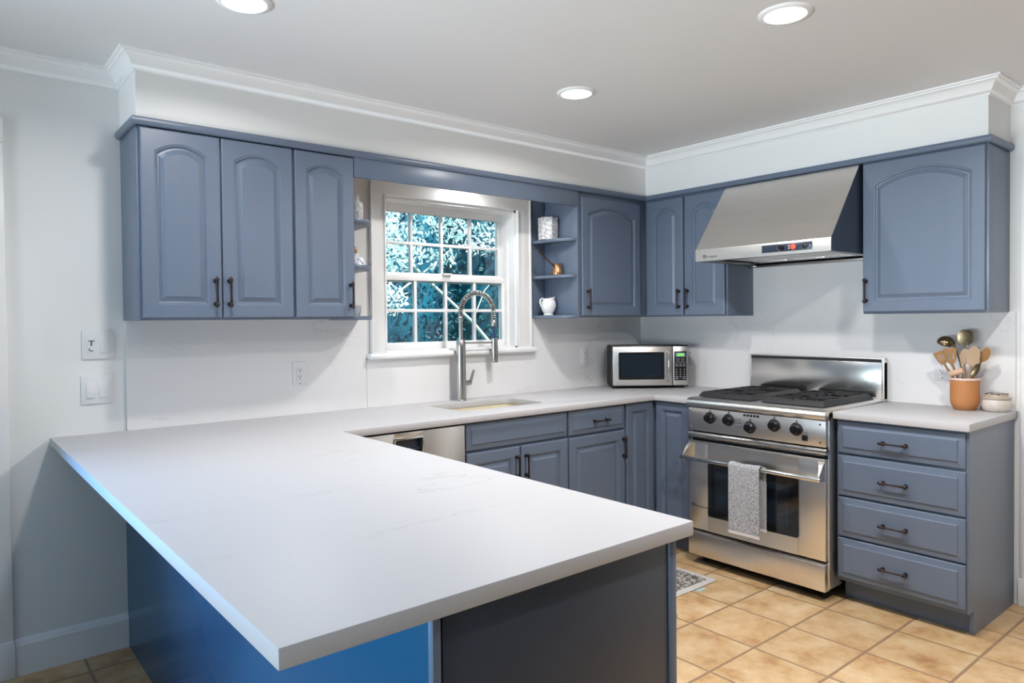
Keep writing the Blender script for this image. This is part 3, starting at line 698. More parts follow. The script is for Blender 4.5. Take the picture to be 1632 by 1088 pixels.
# towel on the oven handle
def towel():
    t = thing('dish_towel', 'grey terry towel with white hem over the oven handle', 'towel', (0, -.9065, 0), RW)
    def strip(x0, x1, path, th, wob, name, m):
        rings = []
        n = 14
        for i, (yy, zz, ny, nz) in enumerate(path):
            ring = []
            for side in (0, 1):
                rng = range(n+1) if side == 0 else range(n, -1, -1)
                for k in rng:
                    u = k/n; w_ = wob*(math.sin(u*7.3+1.2)*.5+math.sin(u*15+zz*9)*.25)*min(1, i/6)
                    off = (th/2 if side == 0 else -th/2)+w_
                    ring.append((x0+(x1-x0)*u, yy+ny*off, zz+nz*off))
            rings.append(ring)
        return MB().loft(rings).build(name, m, t, smooth=60)
    yb, zb = -.750, .600; r = .0165
    def path(zf, zr):
        P = []
        for k in range(13): z = zf+(zb-zf)*k/12; P.append((yb-r-.001*(12-k)/12, z, -1, 0))
        for k in range(1, 9): a = PI-PI*k/8; P.append((yb+r*math.cos(a), zb+r*math.sin(a), math.cos(a), math.sin(a)))
        for k in range(1, 13): z = zb-(zb-zr)*k/12; P.append((yb+r+.002*k/12, z, 1, 0))
        return P
    P = path(.268, .300)
    strip(.312, .486, P, .007, .004, 'cloth', 'towel')
    strip(.328, .503, [p for p in path(.29, .300)][18:], .006, .003, 'back_fold', 'towel')
    strip(.311, .487, [(yb-r, .253, -1, 0), (yb-r, .260, -1, 0), (yb-r, .267, -1, 0)], .009, .0, 'hem', 'hem')
    strip(.327, .504, [(yb+r+.002, .286, -1, 0), (yb+r+.002, .293, -1, 0), (yb+r+.002, .300, -1, 0)], .009, .0, 'hem', 'hem')
towel()

# ------------------------------------------------------------------ hood
def hood():
    W = .777
    t = thing('range_hood', 'slanted stainless range hood with black control strip', 'hood', (0, -.9045, 0), RW)
    f = MB()
    # sloped front plate, front lip
    f.prism([(-.311, 2.132), (-.607, 1.748), (-.6085, 1.740), (-.6085, 1.683), (-.596, 1.683), (-.596, 1.738), (-.305, 2.125)], 'x', .003, W-.003, .0)
    f.build('front_panel', 'steel', t, smooth=25)
    for x in (0, W-.004): MB().prism([(-.013, 1.684), (-.013, 2.131), (-.310, 2.131), (-.604, 1.748), (-.604, 1.684)], 'x', x, x+.004).build('side_panel', 'navy', t)  # sides plain dark navy, unlike the steel front
    b = MB(); b.box(.004, W-.004, -.30, -.013, 2.10, 2.131); b.build('top_panel', 'steel', t)
    # underside pan, baffles, lights
    b = MB(); b.box(.004, W-.004, -.598, -.560, 1.683, 1.694, .001).box(.004, W-.004, -.050, -.014, 1.683, 1.694, .001).box(.004, .05, -.56, -.05, 1.683, 1.694, .001).box(W-.05, W-.004, -.56, -.05, 1.683, 1.694, .001)
    b.box(.004, W-.004, -.062, -.013, 1.670, 1.684, .002)
    b.build('underside_frame', 'steel_dim', t)
    MB().box(.01, W-.01, -.59, -.03, 1.730, 1.734).build('filter_backing', 'blackm', t)
    for k in range(3):
        x0 = .060+k*.222; b = MB()
        for j in range(6): b.box(x0+j*.036, x0+j*.036+.022, -.50, -.10, 1.700, 1.712, .002)
        b.box(x0-.004, x0+.212, -.506, -.494, 1.696, 1.716, .001).box(x0-.004, x0+.212, -.106, -.094, 1.696, 1.716, .001)
        b.build('baffle_filter', 'steel', t)
    for x in (.12, W-.12): MB().tube([(x, -.53, 1.715), (x, -.53, 1.697), (x, -.53, 1.694)], [.028, .028, .020], 20).build('hood_light', 'steel_s', t)
    for x in (.03, W-.03): MB().box(x-.02, x+.02, -.085, -.055, 1.672, 1.683, .002).build('bracket', 'steel_s', t)
    cp = MB().box(.413, .682, -.6115, -.6080, 1.699, 1.737, .001).build('control_strip', 'navy', t)
    b = MB(); b.tube([(.520, -.611, 1.718), (.520, -.621, 1.718), (.520, -.624, 1.718)], [.0155, .015, .013], 24); b.build('dial', 'black', cp)
    b = MB()
    for k in range(7):
        a = math.radians(70+k*30); b.box(.520+.0195*math.cos(a)-.0016, .520+.0195*math.cos(a)+.0016, -.612, -.611, 1.718+.0165*math.sin(a)-.0016, 1.718+.0165*math.sin(a)+.0016)
    b.build('dial_mark', 'white', cp)
    MB().tube([(.585, -.611, 1.718), (.585, -.616, 1.718), (.585, -.618, 1.718)], [.0145, .0135, .010], 24).build('power_button', 'red', cp)
    b = MB(); b.box(.559, .566, -.6122, -.611, 1.722, 1.727).box(.559, .566, -.6122, -.611, 1.710, 1.715); b.build('switch_print', 'white', cp)
    MB().tube([(.646, -.611, 1.718), (.646, -.618, 1.718), (.646, -.620, 1.718)], [.0125, .012, .009], 24).build('dial', 'black', cp)
    MB().tube([(.672, -.611, 1.718), (.672, -.6135, 1.718)], [.003, .002], 12).build('indicator_light', 'white', cp)
    b = MB(); b.tube([(.062+.0085*math.cos(a*.35), -.6088, 1.708+.0085*math.sin(a*.35)) for a in range(19)], .0018, 6); b.tube([(.058, -.6088, 1.709), (.062, -.6088, 1.712), (.066, -.6088, 1.707), (.061, -.6088, 1.704)], .0014, 6)
    b.build('badge_emblem', 'print', t)
    text('badge_script', 'Monogram', .0175, 'print', t, (.106, -.6087, 1.706))
hood()

# ------------------------------------------------------------------ microwave
def microwave():
    A = Vector((-.541, -.2115)); B = Vector((-.156, -.5240)); d = (B-A); W = d.length; rz = math.atan2(d.y, d.x)
    t = thing('microwave_oven', 'silver microwave oven standing diagonally in the counter corner', 'microwave', (A.x, A.y, .915), rz)
    Z0, Z1 = .012, .276
    MB().box(.002, W-.002, .016, .222, Z0, Z1, .006).build('casing', 'blackm', t)
    MB().box(.0, W, .004, .018, Z0-.002, Z1+.003, .004).build('front_frame', 'black', t)
    dw = W*.785
    rr_ = lambda x0, x1, z0, z1, r: [(cx_+r*math.cos(math.radians(a0+15*k)), cz_+r*math.sin(math.radians(a0+15*k))) for cx_, cz_, a0 in ((x1-r, z1-r, 0), (x0+r, z1-r, 90), (x0+r, z0+r, 180), (x1-r, z0+r, 270)) for k in range(7)]
    door = MB().box(.005, dw, -.012, .004, Z0+.006, Z1-.006, .004).build('door', 'steel', t)
    wm = MB().prism(rr_(.042, .338, Z0+.045, Z1-.042, .008), 'y', -.0140, -.010).build('window', 'black', door)
    MB().prism(rr_(.060, .322, Z0+.062, Z1-.058, .004), 'y', -.0148, -.0138).build('window_mesh', 'mglass', door)
    b = MB(); b.tube([(.362, -.012, .045), (.362, -.034, .052), (.362, -.038, .070), (.362, -.038, .215), (.362, -.034, .235), (.362, -.012, .242)], .0065, 14); b.build('handle', 'steel_s', door)
    text('badge_script', 'Emerson', .014, 'white', door, (.190, -.0128, Z0+.024))
    cp = MB().box(dw+.004, W-.005, -.012, .004, Z0+.006, Z1-.006, .004).build('control_panel', 'steel', t)
    kx0, kx1 = dw+.014, W-.015
    MB().box(kx0, kx1, -.0135, -.011, .050, .238, .001).build('keypad', 'black', cp)
    b = MB()
    dsp = MB().box(kx0+.008, kx1-.008, -.0142, -.013, .203, .228).build('display', 'amber_off', cp)
    MB().box(kx0+.018, kx1-.016, -.0147, -.0138, .206, .225).build('display_glow', 'green', dsp)
    text('display_digits', '1:18', .017, 'white', dsp, ((kx0+kx1)/2+.002, -.0149, .2155))
    b = MB(); kw = kx1-kx0
    for r_ in range(3):
        for c_ in range(3): b.box(kx0+kw*(.18+.32*c_)-.003, kx0+kw*(.18+.32*c_)+.003, -.0142, -.0134, .118-.016*r_, .123-.016*r_)
    for c_ in range(3): b.box(kx0+kw*(.2+.3*c_)-.008, kx0+kw*(.2+.3*c_)+.008, -.0142, -.0134, .142, .145); b.box(kx0+kw*(.2+.3*c_)-.008, kx0+kw*(.2+.3*c_)+.008, -.0142, -.0134, .154, .157)
    b.box(kx0+.006, kx1-.006, -.0142, -.0134, .168, .1695)
    b.box(kx0+kw*.5-.003, kx0+kw*.5+.003, -.0142, -.0134, .070, .076)
    for c_ in (0, 2): b.box(kx0+kw*(.2+.3*c_)-.009, kx0+kw*(.2+.3*c_)+.009, -.0142, -.0134, .072, .075); b.box(kx0+kw*(.2+.3*c_)-.009, kx0+kw*(.2+.3*c_)+.009, -.0142, -.0134, .060, .063)
    for c_ in (0, 1):
        cx_ = kx0+kw*(.3+.4*c_); b.tube([(cx_+.009*math.cos(a*PI/8), -.0138, .186+.007*math.sin(a*PI/8)) for a in range(17)], .0009, 5)
    b.build('keypad_print', 'white', cp)
    for x in (.03, W-.03):
        for y in (.03, .20): MB().cyl((x, y, 0), (x, y, .014), .010, n=14).build('foot', 'blackm', t)
microwave()

# ------------------------------------------------------------------ faucet
def faucet():
    fx, fy = -1.652, -.085
    t = thing('kitchen_faucet', 'tall brushed nickel spring faucet behind the sink', 'faucet', (fx, fy, CT))
    Z = lambda z: z-CT
    MB().lathe([(.031, 0), (.031, .004), (.027, .008), (.027, .30), (.0255, Z(1.248)), (.022, Z(1.256)), (.014, Z(1.258)), (.014, Z(1.268)), (.0, Z(1.268))], n=32).build('body', 'nickel', t)
    MB().lathe([(.012, Z(1.26)), (.0115, Z(1.385)), (.011, Z(1.39))], n=20).build('riser_tube', 'nickel', t)
    # arch path: up, over towards +x, down
    X1 = .237; R = X1/2; zt = Z(1.404)
    path = [(0, 0, Z(1.36)), (0, 0, Z(1.385))]
    for k in range(25):
        a = PI-PI*k/24; path.append((R+R*math.cos(a), 0, zt+R*1.0*math.sin(a)))
    path += [(X1, 0, zt-.02), (X1, 0, zt-.05), (X1, 0, Z(1.345))]
    MB().tube(path, .0092, 12).build('hose_core', 'blackm', t)
    # spring coil around the arch
    P = [Vector(p) for p in path]; seg = [0]
    for a_, b_ in zip(P, P[1:]): seg.append(seg[-1]+(b_-a_).length)
    tot = seg[-1]; turns = 44; pts = []
    N = turns*12
    for i in range(N+1):
        s_ = tot*i/N; j = 0
        while j < len(seg)-2 and seg[j+1] < s_: j += 1
        u = (s_-seg[j])/max(1e-9, seg[j+1]-seg[j]); p = P[j].lerp(P[j+1], u)
        tg = (P[j+1]-P[j]).normalized(); n1 = Vector((0, 1, 0)); n2 = tg.cross(n1)
        a = 2*PI*i/12; pts.append(p+(n1*math.cos(a)+n2*math.sin(a))*.0140)
    MB().tube(pts, .0024, 7).build('spring', 'steel_s', t, smooth=80)
    MB().lathe([(.015, Z(1.330)), (.0165, Z(1.335)), (.0165, Z(1.362)), (.014, Z(1.366))], (X1, 0, 0), 20).build('hose_collar', 'nickel', t)
    MB().tube([(X1, 0, Z(1.335)), (X1+.002, 0, Z(1.30)), (X1+.003, 0, Z(1.255))], [.0075, .0065, .009], 14).build('hose', 'bluebutton', t)
    sh = MB().lathe([(.014, Z(1.262)), (.0195, Z(1.258)), (.0200, Z(1.20)), (.0205, Z(1.125)), (.019, Z(1.119)), (.0, Z(1.119))], (X1+.004, 0, 0), 28).build('spray_head', 'nickel', t)
    b = MB()
    for z in (1.205, 1.18, 1.15): b.box(X1+.018, X1+.028, -.006, .006, Z(z)-.009, Z(z)+.009, .003)
    b.build('spray_button', 'blackm', sh)
    MB().tube([(.02, 0, Z(1.238)), (.12, 0, Z(1.237)), (X1-.012, 0, Z(1.236))], .0048, 12).build('support_arm', 'nickel', t)
    lv = MB().tube([(.022, 0, Z(1.012)), (.058, 0, Z(1.012)), (.064, 0, Z(1.012))], [.0150, .0150, .012], 20).build('lever_base', 'nickel', t)
    b = MB(); b.prism([(.050, Z(1.000)), (.068, Z(1.000)), (.094, Z(1.083)), (.084, Z(1.085))], 'y', -.007, .007, .002); b.build('lever', 'nickel', lv)
faucet()

# ------------------------------------------------------------------ wall plates
def rocker(b, x, z): b.box(x-.016, x+.016, -.0085, -.004, z-.033, z+.033, .0015)
def plate2(label, x, z, kind):
    t = thing('switch_plate', label, 'light switch', (x, -.0005, z))
    MB().box(-.058, .058, -.006, 0, -.059, .059, .002).build('plate', 'white', t)
    for sx_ in (-1, 1):
        x_ = sx_*.0235
        if kind and sx_ == -1:
            o = MB().box(x_-.0165, x_+.0165, -.0072, -.004, -.034, .034, .001).build('timer_control', 'white', t)
            MB().box(x_-.002, x_+.002, -.0085, -.007, -.004, .016, .0).box(x_-.012, x_+.012, -.0078, -.007, .015, .018).box(x_-.009, x_-.006, -.0078, -.007, -.024, -.014).box(x_-.006, x_+.006, -.0078, -.007, -.026, -.023).build('timer_mark', 'slot', o)
        else:
            o = MB().prism([(-.0045, -.033), (-.0045, .033), (-.0065, .033), (-.0110, -.033)], 'x', x_-.016, x_+.016, .0008).build('rocker', 'white', t)
    return t
plate2('white double wall plate with timer and rocker, the upper of two', -3.437, 1.280, True)
plate2('white double rocker switch plate, the lower of two', -3.443, 1.096, False)
def outlet(label, loc, rz):
    t = thing('wall_outlet', label, 'outlet', loc, rz)
    MB().box(-.0355, .0355, -.005, 0, -.058, .058, .002).build('plate', 'white', t)
    s_ = MB().box(-.0165, .0165, -.0075, -.004, -.034, .034, .001).build('socket', 'white', t)
    b = MB()
    for z in (-.017, .017): b.box(-.0075, -.0050, -.0080, -.0070, z, z+.009).box(.0050, .0075, -.0080, -.0070, z+.001, z+.008).tube([(0, -.007, z-.006), (0, -.008, z-.006)], .003, 10)
    b.tube([(0, -.0045, -.048), (0, -.0058, -.048)], .003, 10); b.build('slot', 'slot', s_)
    return t
outlet('white wall outlet on the backsplash below the left wall cabinets', (-2.573, -.0125, 1.113), 0)
outlet('white wall outlet between the window and the microwave', (-.588, -.0125, 1.121), 0)
outlet('white wall outlet half hidden behind the microwave', (-.0125, -.440, 1.115), RW)
outlet('white wall outlet behind the terracotta utensil crock', (-.0125, -1.955, 1.100), RW)

# ------------------------------------------------------------------ things on the shelves
ZT = ZSH[0]+.0005; ZM = ZSH[1]+.0005; ZB = ZSH[2]+.0005
def hexbox():
    b = MB(); r = .060
    T = Matrix.Rotation(math.radians(12), 4, 'Z')
    b.loft([[(r*k_*math.cos(PI/3*i), r*k_*math.sin(PI/3*i), z) for i in range(6)] for k_, z in ((1, 0), (1, .125), (1.03, .127), (1.03, .133), (.97, .136))], T=T)
    tag(b.build('carved_box', 'carved', loc=(-1.000, -.110, ZT), smooth=20), 'carved white six-sided box on the top shelf right of the window', 'box')
hexbox()
def cezve():
    t = thing('coffee_pot', 'small copper coffee pot with long dark handle on middle shelf', 'coffee pot', (-.976, -.165, ZM))
    MB().lathe([(.0, 0), (.031, 0), (.034, .006), (.031, .028), (.024, .052), (.027, .066), (.030, .070), (.0285, .070), (.022, .053), (.029, .028), (.031, .008), (.0, .005)], n=28).build('pot', 'copper', t)
    MB().tube([(-.020, 0, .056), (-.040, .004, .066), (-.105, .010, .115), (-.148, .012, .146)], [.006, .0045, .0050, .0065], 12).build('handle', 'darkbrass', t)
cezve()
def pitcher():
    t = thing('pitcher', 'small white ceramic pitcher on the lowest shelf right of the window', 'pitcher', (-.992, -.100, ZB))
    b = MB(); n = 32; rings = []
    for r_, z, e in [(.030, 0, 0), (.031, .005, 0), (.028, .010, 0), (.040, .030, 0), (.048, .058, 0), (.045, .080, .003), (.036, .096, .010), (.037, .104, .016), (.033, .103, .014), (.040, .078, 0), (.042, .058, 0), (.026, .014, 0)]:
        rings.append([((r_+max(0, e*math.cos(2*PI*k/n)**3))*math.cos(2*PI*k/n), r_*math.sin(2*PI*k/n), z+max(0, e*.7*math.cos(2*PI*k/n)**3)) for k in range(n)])
    b.loft(rings); b.build('body', 'ceramic', t)
    MB().tube([(-.034, 0, .092), (-.048, 0, .104), (-.066, 0, .098), (-.070, 0, .078), (-.060, 0, .055), (-.044, 0, .038)], [.0045, .005, .005, .005, .0045, .004], 12).build('handle', 'ceramic', t)
pitcher()
tag(MB().lathe([(.0, 0), (.038, 0), (.040, .004), (.040, .085), (.036, .095), (.022, .102), (.020, .125), (.022, .132), (.0, .132)], n=28).build('ceramic_bottle', 'carved', loc=(-2.333, -.150, ZT), smooth=40), 'tall textured white bottle on the top shelf left of the window', 'bottle')
def figurine():
    t = thing('figurine', 'small blue and white patterned figurine on the shelf left of the window', 'figurine', (-2.338, -.150, ZM))
    MB().lathe([(.0, 0), (.050, 0), (.054, .006), (.048, .030), (.034, .050), (.022, .062), (.0, .066)], n=28).build('body', 'bluewhite', t)
    MB().lathe([(.0, .056), (.020, .060), (.025, .078), (.018, .096), (.0, .102)], (-.012, 0, 0), n=20).build('head', 'wood', t)
figurine()
tag(MB().lathe([(.0, 0), (.022, 0), (.024, .003), (.028, .03), (.027, .052), (.024, .052), (.024, .03), (.018, .008), (.0, .007)], n=24).build('glass_cup', 'clear', loc=(-2.348, -.170, ZB), smooth=40), 'small clear glass cup on the lowest shelf left of the window', 'cup')

# ------------------------------------------------------------------ crock, utensils, jar
CX, CY = -.120, -2.087
def crock():
    t = thing('utensil_crock', 'terracotta crock with pale rim holding kitchen utensils', 'crock', (CX, CY, CT))
    MB().lathe([(.0, .001), (.042, .001), (.046, .006), (.054, .018), (.0600, .036), (.0610, .060), (.0615, .143), (.0575, .143), (.056, .06), (.048, .02), (.0, .012)], n=40).build('pot', 'terra', t, smooth=50)
    MB().lathe([(.0570, .1432), (.0635, .1432), (.0645, .148), (.0630, .153), (.0575, .153), (.0560, .148), (.0570, .1432)], n=40).build('rim', 'terra_rim', t)
crock()
def jar():
    t = thing('lidded_jar', 'low glazed stoneware jar with dark-patterned lid beside the crock', 'jar', (-.090, -2.2075, CT))
    MB().lathe([(.0, .001), (.046, .001), (.050, .004), (.057, .016), (.0605, .032), (.058, .052), (.0545, .060), (.0, .060)], n=40).build('body', 'stonew', t, smooth=50)
    l_ = MB().lathe([(.0560, .0605), (.0600, .0605), (.0605, .065), (.058, .069), (.050, .072), (.046, .080), (.030, .084), (.0, .085)], n=40).build('lid', 'lidb', t, smooth=40)
    b = MB()
    for k in range(9):
        a = k*2*PI/9; r_ = .028+.008*(k % 2)
        b.box(-.013, .013, -.005, .005, .0835, .0870, .002, T=Matrix.Translation((r_*math.cos(a), r_*math.sin(a), -.002)) @ Matrix.Rotation(a+.8, 4, 'Z'))
    b.build('lid_ornament', 'leafprint', l_)
jar()
def UY(X): return -2.087-(X/6.8-66.0)*.00255      # measured across the crock top
def UZ(Y): return .914+(142.5-Y/6.8)*.00298
def utensil(name, label, cat, hx, hz, tilt, outline, x, m, th=.004, cup=0.0, slots=None, hw=.0055, hm=None, holes=None, grp='utensils in the crock'):
    """head centre (y,z) with outline in head frame (u across, v up); handle drops into the crock"""
    t = thing(name, label, cat, (x, hx, hz), 0, grp)
    ct, st = math.cos(tilt), math.sin(tilt)
    # frame: u -> -y (image right), v -> up, tilted
    def P(u, v, w): 
        uu_, vv_ = u*ct+v*st, -u*st+v*ct
        return (w, -uu_, vv_)
    b = bmesh.new(); lo = min(v for u, v in outline)
    edges = []
    vs = [b.verts.new((u, v, 0)) for u, v in outline]; edges += [b.edges.new((vs[i], vs[(i+1) % len(vs)])) for i in range(len(vs))]
    for hl in (slots or []):
        v2 = [b.verts.new((u, v, 0)) for u, v in hl]; edges += [b.edges.new((v2[i], v2[(i+1) % len(v2)])) for i in range(len(v2))]
    bmesh.ops.triangle_fill(b, edges=edges, use_beauty=True)
    if cup:
        bmesh.ops.subdivide_edges(b, edges=[e for e in b.edges if not e.is_boundary], cuts=2)
        bmesh.ops.triangulate(b, faces=b.faces)
    g = bmesh.ops.extrude_face_region(b, geom=list(b.faces))
    for v in [e for e in g['geom'] if isinstance(e, bmesh.types.BMVert)]: v.co.z = th
    mxu = max(abs(u) for u, v in outline); mxv = max(abs(v) for u, v in outline)
    for v in b.verts:
        w = v.co.z + cup*(1-min(1, (v.co.x/mxu)**2*.6+(v.co.y/mxv)**2*.6))
        v.co = Vector(P(v.co.x, v.co.y, w))
    hd = MB(); hd._join(b); hd.build('head', m, t, smooth=40)
    # handle to the crock floor
    p0 = Vector(P(0, lo+.006, th/2)); base = Vector((CX-x+(x-CX)*-.25, (CY-hx)*1.0+(hx-CY)*-.22, .945-hz))
    MB().tube([p0, p0.lerp(base, .35), p0.lerp(base, .7), base], [hw, hw*.9, hw, hw], 10).build('handle', hm or m, t, smooth=60)
    return t
def oval(rx, ry, n=22, p=1.0): return [(rx*math.cos(2*PI*k/n), ry*math.sin(2*PI*k/n)*(1 if math.sin(2*PI*k/n) > 0 else p)) for k in range(n)]
def slotr(u, v0, v1, w): return [(u-w, v0), (u+w, v0), (u+w, v1), (u-w, v1)]
spat = [(-.012, -.030), (.012, -.030), (.020, -.012), (.025, .015), (.0265, .034), (-.0265, .034), (-.025, .015), (-.020, -.012)]
utensil('slotted_spatula', 'brown wooden slotted spatula leaning at the left of the crock', 'spatula', UY(205), UZ(410), -.42, spat, CX-.030, 'wood', slots=[slotr(-.011, -.012, .018, .0018), slotr(0, -.012, .018, .0018), slotr(.011, -.012, .018, .0018)])
utensil('slotted_spatula', 'golden wooden spatula with two slots at the crock centre', 'spatula', UY(325), UZ(385), -.10, [(u*1.05, v*1.15) for u, v in spat], CX-.042, 'wood', slots=[slotr(-.009, -.016, .020, .003), slotr(.010, -.016, .020, .003)])
utensil('spatula', 'plain wooden spatula standing behind the pale wooden spoon', 'spatula', UY(455), UZ(390), .10, [(-.010, -.035), (.012, -.035), (.021, -.010), (.023, .015), (.016, .034), (-.004, .042), (-.017, .020), (-.020, 0)], CX-.018, 'wood_l')
utensil('wooden_spoon', 'pale grained wooden spoon with large oval bowl', 'spoon', UY(570), UZ(375), .16, oval(.0285, .046, p=1.1), CX-.040, 'wood_l', cup=.008)
utensil('wooden_spoon', 'warm brown wooden spoon at the far right of the crock', 'spoon', UY(668), UZ(365), .42, oval(.021, .036), CX-.006, 'wood', cup=.006)
utensil('serving_spoon', 'small shiny brass spoon leaning right in front of the crock', 'spoon', UY(605), UZ(525), .42, oval(.0155, .034), CX-.048, 'brass', th=.0015, cup=.006, hw=.003)
hl = []
for r_ in range(-2, 3):
    for c_ in range(-2, 3):
        if abs(r_)+abs(c_) < 4: hl.append([(c_*.0105+.0022*math.cos(PI/3*k), r_*.010+.0022*math.sin(PI/3*k)) for k in range(6)])
utensil('skimmer', 'perforated metal skimmer, the tallest utensil in the crock', 'skimmer', UY(440), UZ(185), .08, [(-.020, -.034), (.020, -.034), (.031, -.018), (.034, .008), (.028, .032), (.012, .040), (-.014, .040), (-.029, .030), (-.034, .006), (-.030, -.020)], CX+.015, 'brass', th=.0014, cup=.004, slots=hl, hw=.0035)
def ladle():
    hx, hz = UY(225), UZ(245)
    t = thing('ladle', 'upturned metal ladle with bronze bowl at the crock left', 'ladle', (CX+.010, hx, hz), 0, 'utensils in the crock')
    T = Matrix.Rotation(math.radians(200), 4, 'X') @ Matrix.Rotation(math.radians(18), 4, 'Y')
    pr = [(.0405*math.sin(PI/2*k/10), -.034*math.cos(PI/2*k/10)) for k in range(11)]
    MB().lathe([(max(r_, 0), z) for r_, z in pr]+[(.038*math.sin(PI/2*k/10), -.032*math.cos(PI/2*k/10)) for k in range(10, -1, -1)], n=30, T=T).build('bowl', 'brass', t, smooth=60)
    MB().tube([(0, -.036, -.008), (0, -.052, -.06), (.0, CY-hx+.01, -.15), (0, CY-hx+.015, .95-hz)], [.0045, .004, .004, .004], 10).build('handle', 'brass', t, smooth=60)
ladle()
def roller():
    y0, z0, y1, z1 = UY(325), UZ(580), UY(478), UZ(532)
    t = thing('pastry_roller', 'pale pinkish wooden roller resting across the crock rim', 'roller', (CX-.052, (y0+y1)/2, (z0+z1)/2), 0, 'utensils in the crock')
    d = Vector((0, y1-y0, z1-z0))/2
    n_ = d.normalized()
    MB().tube([-d, -d+n_*.003, d-n_*.003, d], [.0125, .0145, .0145, .0125], 20).build('drum', 'wood_p', t, smooth=50)
    MB().tube([d*0+Vector((.012, 0, 0)), (.030, .0, -.04), (.05, .0, .95-(z0+z1)/2)], .0035, 10).build('handle', 'steel_s', t)
roller()

# ------------------------------------------------------------------ ceiling lights
n_ = 0
LBL = ['round recessed ceiling light nearest the range at top right', 'round recessed ceiling light above the sink run', 'round recessed ceiling light cut by the top picture edge',
       'round recessed ceiling light beyond the right picture edge']
proto = None
for (lx, ly, watts), lb in zip(LAMPS, LBL):
    if proto is None:
        proto = t = thing('ceiling_light', lb, 'ceiling light', (lx, ly, CEIL), 0, 'recessed ceiling lights')
        MB().lathe([(.070, -.0005), (.070, -.009), (.074, -.0095), (.088, -.004), (.091, -.0005)], n=48).build('trim_ring', 'trim', t, smooth=60)
        MB().lathe([(.0, -.0060), (.0695, -.0060), (.0700, -.0010), (.0, -.0010)], n=48).build('diffuser', 'diff', t)
    else:
        t = copy_tree(proto); t.location = (lx, ly, CEIL); t['label'] = lb

t = thing('sink_light', 'small round light recessed in the soffit behind the window valance', 'light', (-1.60, -.155, 2.145))
MB().lathe([(.034, -.0005), (.034, -.010), (.046, -.007), (.048, -.0005)], n=32).build('trim_ring', 'trim', t, smooth=60)
MB().lathe([(.0, -.0065), (.0335, -.0065), (.0338, -.0010), (.0, -.0010)], n=32).build('diffuser', 'diff', t)

# ------------------------------------------------------------------ rug
t = thing('kitchen_rug', 'grey and cream patterned rug on the tiles before the sink', 'rug', (-1.60, -.96, 0.001))
MB().box(-.72, .78, -.225, .225, 0, .006, .002).build('border', 'rugb', t)
MB().box(-.68, .742, -.187, .187, .0062, .0072).build('field', 'rug', t)
tag(MB().box(-1.02, -.955, -1.215, -1.187, .0008, .0022, .0005).build('rug_tape', 'tape'), 'small pale tape strip on the tile at the rug corner', 'tape')

# ------------------------------------------------------------------ outdoors
struct(MB().box(-14, 18, .17, 24, -.45, -.40).build('ground', 'grass', smooth=0))
def leaves(b, c, rad, n, size, rnd, shell=0.55):
    for _ in range(n):
        while True:
            d = Vector((rnd.uniform(-1, 1), rnd.uniform(-1, 1), rnd.uniform(-1, 1)))
            if 0.05 < d.length <= 1: break
        if d.length < shell: d = d.normalized()*rnd.uniform(shell, 1)
        p = Vector((c[0]+d.x*rad[0], c[1]+d.y*rad[1], c[2]+d.z*rad[2]))
        s_ = size*rnd.uniform(.6, 1.3)
        R = Matrix.Rotation(rnd.uniform(0, 2*PI), 3, 'Z') @ Matrix.Rotation(rnd.uniform(-1.2, 1.2), 3, 'X') @ Matrix.Rotation(rnd.uniform(0, PI), 3, 'Y')
        q = [p+R @ Vector(v) for v in ((0, -s_, 0), (s_*.42, -s_*.25, s_*.10), (s_*.36, s_*.4, s_*.08), (0, s_, 0), (-s_*.36, s_*.4, s_*.08), (-s_*.42, -s_*.25, s_*.10))]
        vs = [b.bm.verts.new(v) for v in q]; b.bm.faces.new((vs[0], vs[1], vs[2], vs[3])); b.bm.faces.new((vs[0], vs[3], vs[4], vs[5]))
rnd = random.Random(3)
def bush(label, c, rad, n, size, m, cat='tree', name='evergreen_tree'):
    t = thing(name, label, cat, (c[0], c[1], -.4), 0, 'trees outside the window')
    b = MB(); leaves(b, (0, 0, c[2]+.4), rad, n, size, rnd)
    b.build('foliage', m, t, smooth=0, weld=False)
    MB().tube([(0, 0, 0), (.05, 0, c[2]*.6+.3), (0, .1, c[2]+.4+rad[2]*.5)], [.14, .10, .04], 10).build('trunk', 'bark_d', t)
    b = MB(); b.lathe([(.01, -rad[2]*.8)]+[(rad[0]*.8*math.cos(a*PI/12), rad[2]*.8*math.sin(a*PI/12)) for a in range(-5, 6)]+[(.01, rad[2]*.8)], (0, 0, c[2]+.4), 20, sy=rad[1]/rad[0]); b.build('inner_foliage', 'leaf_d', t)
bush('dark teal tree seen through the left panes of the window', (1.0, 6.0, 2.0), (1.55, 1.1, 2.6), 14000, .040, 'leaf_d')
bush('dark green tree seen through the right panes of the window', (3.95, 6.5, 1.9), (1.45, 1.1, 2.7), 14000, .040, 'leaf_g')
bush('taller teal tree farther back, seen between the two nearer trees', (3.2, 9.4, 2.6), (2.3, 1.4, 3.6), 15000, .055, 'leaf_d')
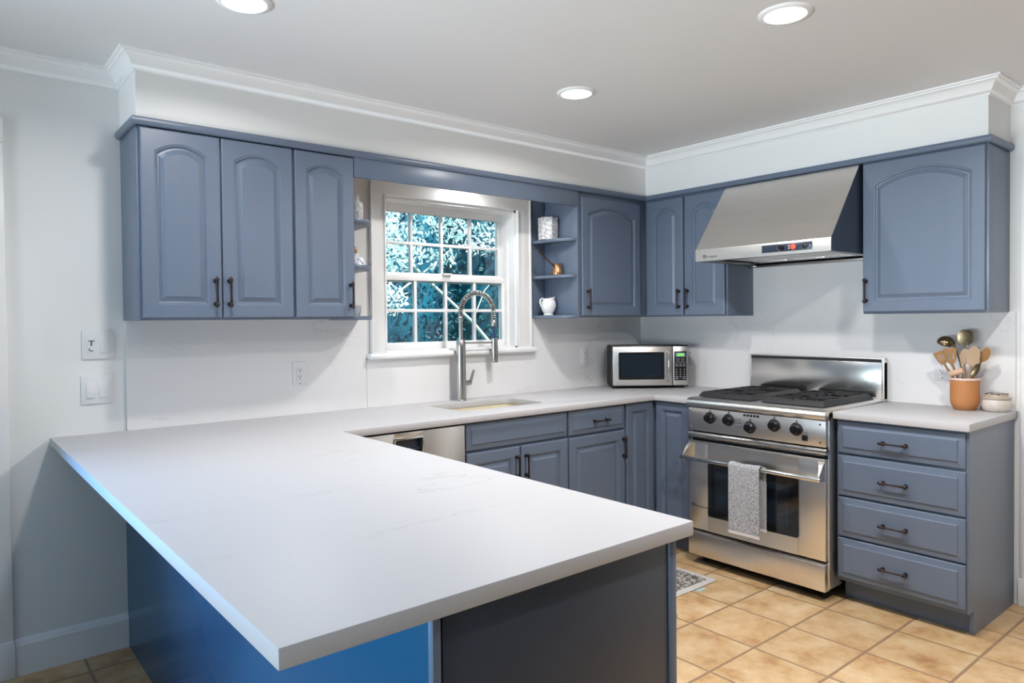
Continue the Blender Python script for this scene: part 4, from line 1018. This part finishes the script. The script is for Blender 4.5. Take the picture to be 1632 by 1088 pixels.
bush('far dark tree at the right, behind the nearer garden trees', (7.3, 9.2, 2.2), (1.8, 1.3, 3.0), 7000, .06, 'leaf_g')
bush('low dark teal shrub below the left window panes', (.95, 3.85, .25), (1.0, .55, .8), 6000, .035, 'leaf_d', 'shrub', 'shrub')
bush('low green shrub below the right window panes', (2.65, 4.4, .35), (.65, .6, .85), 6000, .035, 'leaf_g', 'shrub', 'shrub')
# tree close to the window, its leaves coloured as if bleached by sun
t = thing('leafy_tree', 'sunlit branching tree with glare-whitened leaves just outside the window', 'tree', (-.55, 3.1, -.4), 0, 'trees outside the window')
b = MB(); b.tube([(2.6, .6, 0), (2.2, .4, 1.2), (1.35, 0, 1.75), (.55, -.2, 2.25), (-.1, -.3, 2.75), (-.5, -.35, 3.2)], [.045, .032, .019, .016, .012, .006], 10)
b.tube([(1.35, 0, 1.75), (1.45, -.1, 2.1), (1.72, -.15, 2.4), (1.70, -.2, 2.9)], [.009, .007, .005, .003], 8).tube([(.55, -.2, 2.25), (.9, -.3, 2.55), (1.5, -.3, 2.65)], [.009, .007, .004], 8)
b.tube([(.25, -.25, 2.45), (-.2, -.4, 2.35), (-.5, -.4, 2.1)], [.009, .006, .003], 8).tube([(.55, -.2, 2.25), (.2, -.3, 2.05), (.0, -.35, 1.75)], [.014, .008, .003], 8)
b.build('branches', 'bark', t, smooth=60)
b = MB()
for c, rad, n in (((-.25, -.35, 2.75), (.42, .35, .30), 260), ((.15, -.35, 2.5), (.30, .3, .30), 200), ((-.55, -.4, 2.6), (.25, .3, .22), 90), ((.05, -.38, 1.98), (.20, .2, .17), 75), ((.75, -.3, 2.8), (.35, .3, .24), 130),
                  ((1.25, -.3, 2.66), (.35, .25, .20), 80), ((.7, -.3, 2.42), (.22, .2, .12), 45), ((1.7, -.2, 3.0), (.4, .3, .3), 120), ((.3, -.3, 3.1), (.6, .3, .3), 220), ((-.1, -.38, 2.25), (.25, .2, .14), 50)):
    leaves(b, c, rad, int(n*2.6), .029, rnd, .1)
b.build('foliage', 'leaf_l', t, smooth=0, weld=False)
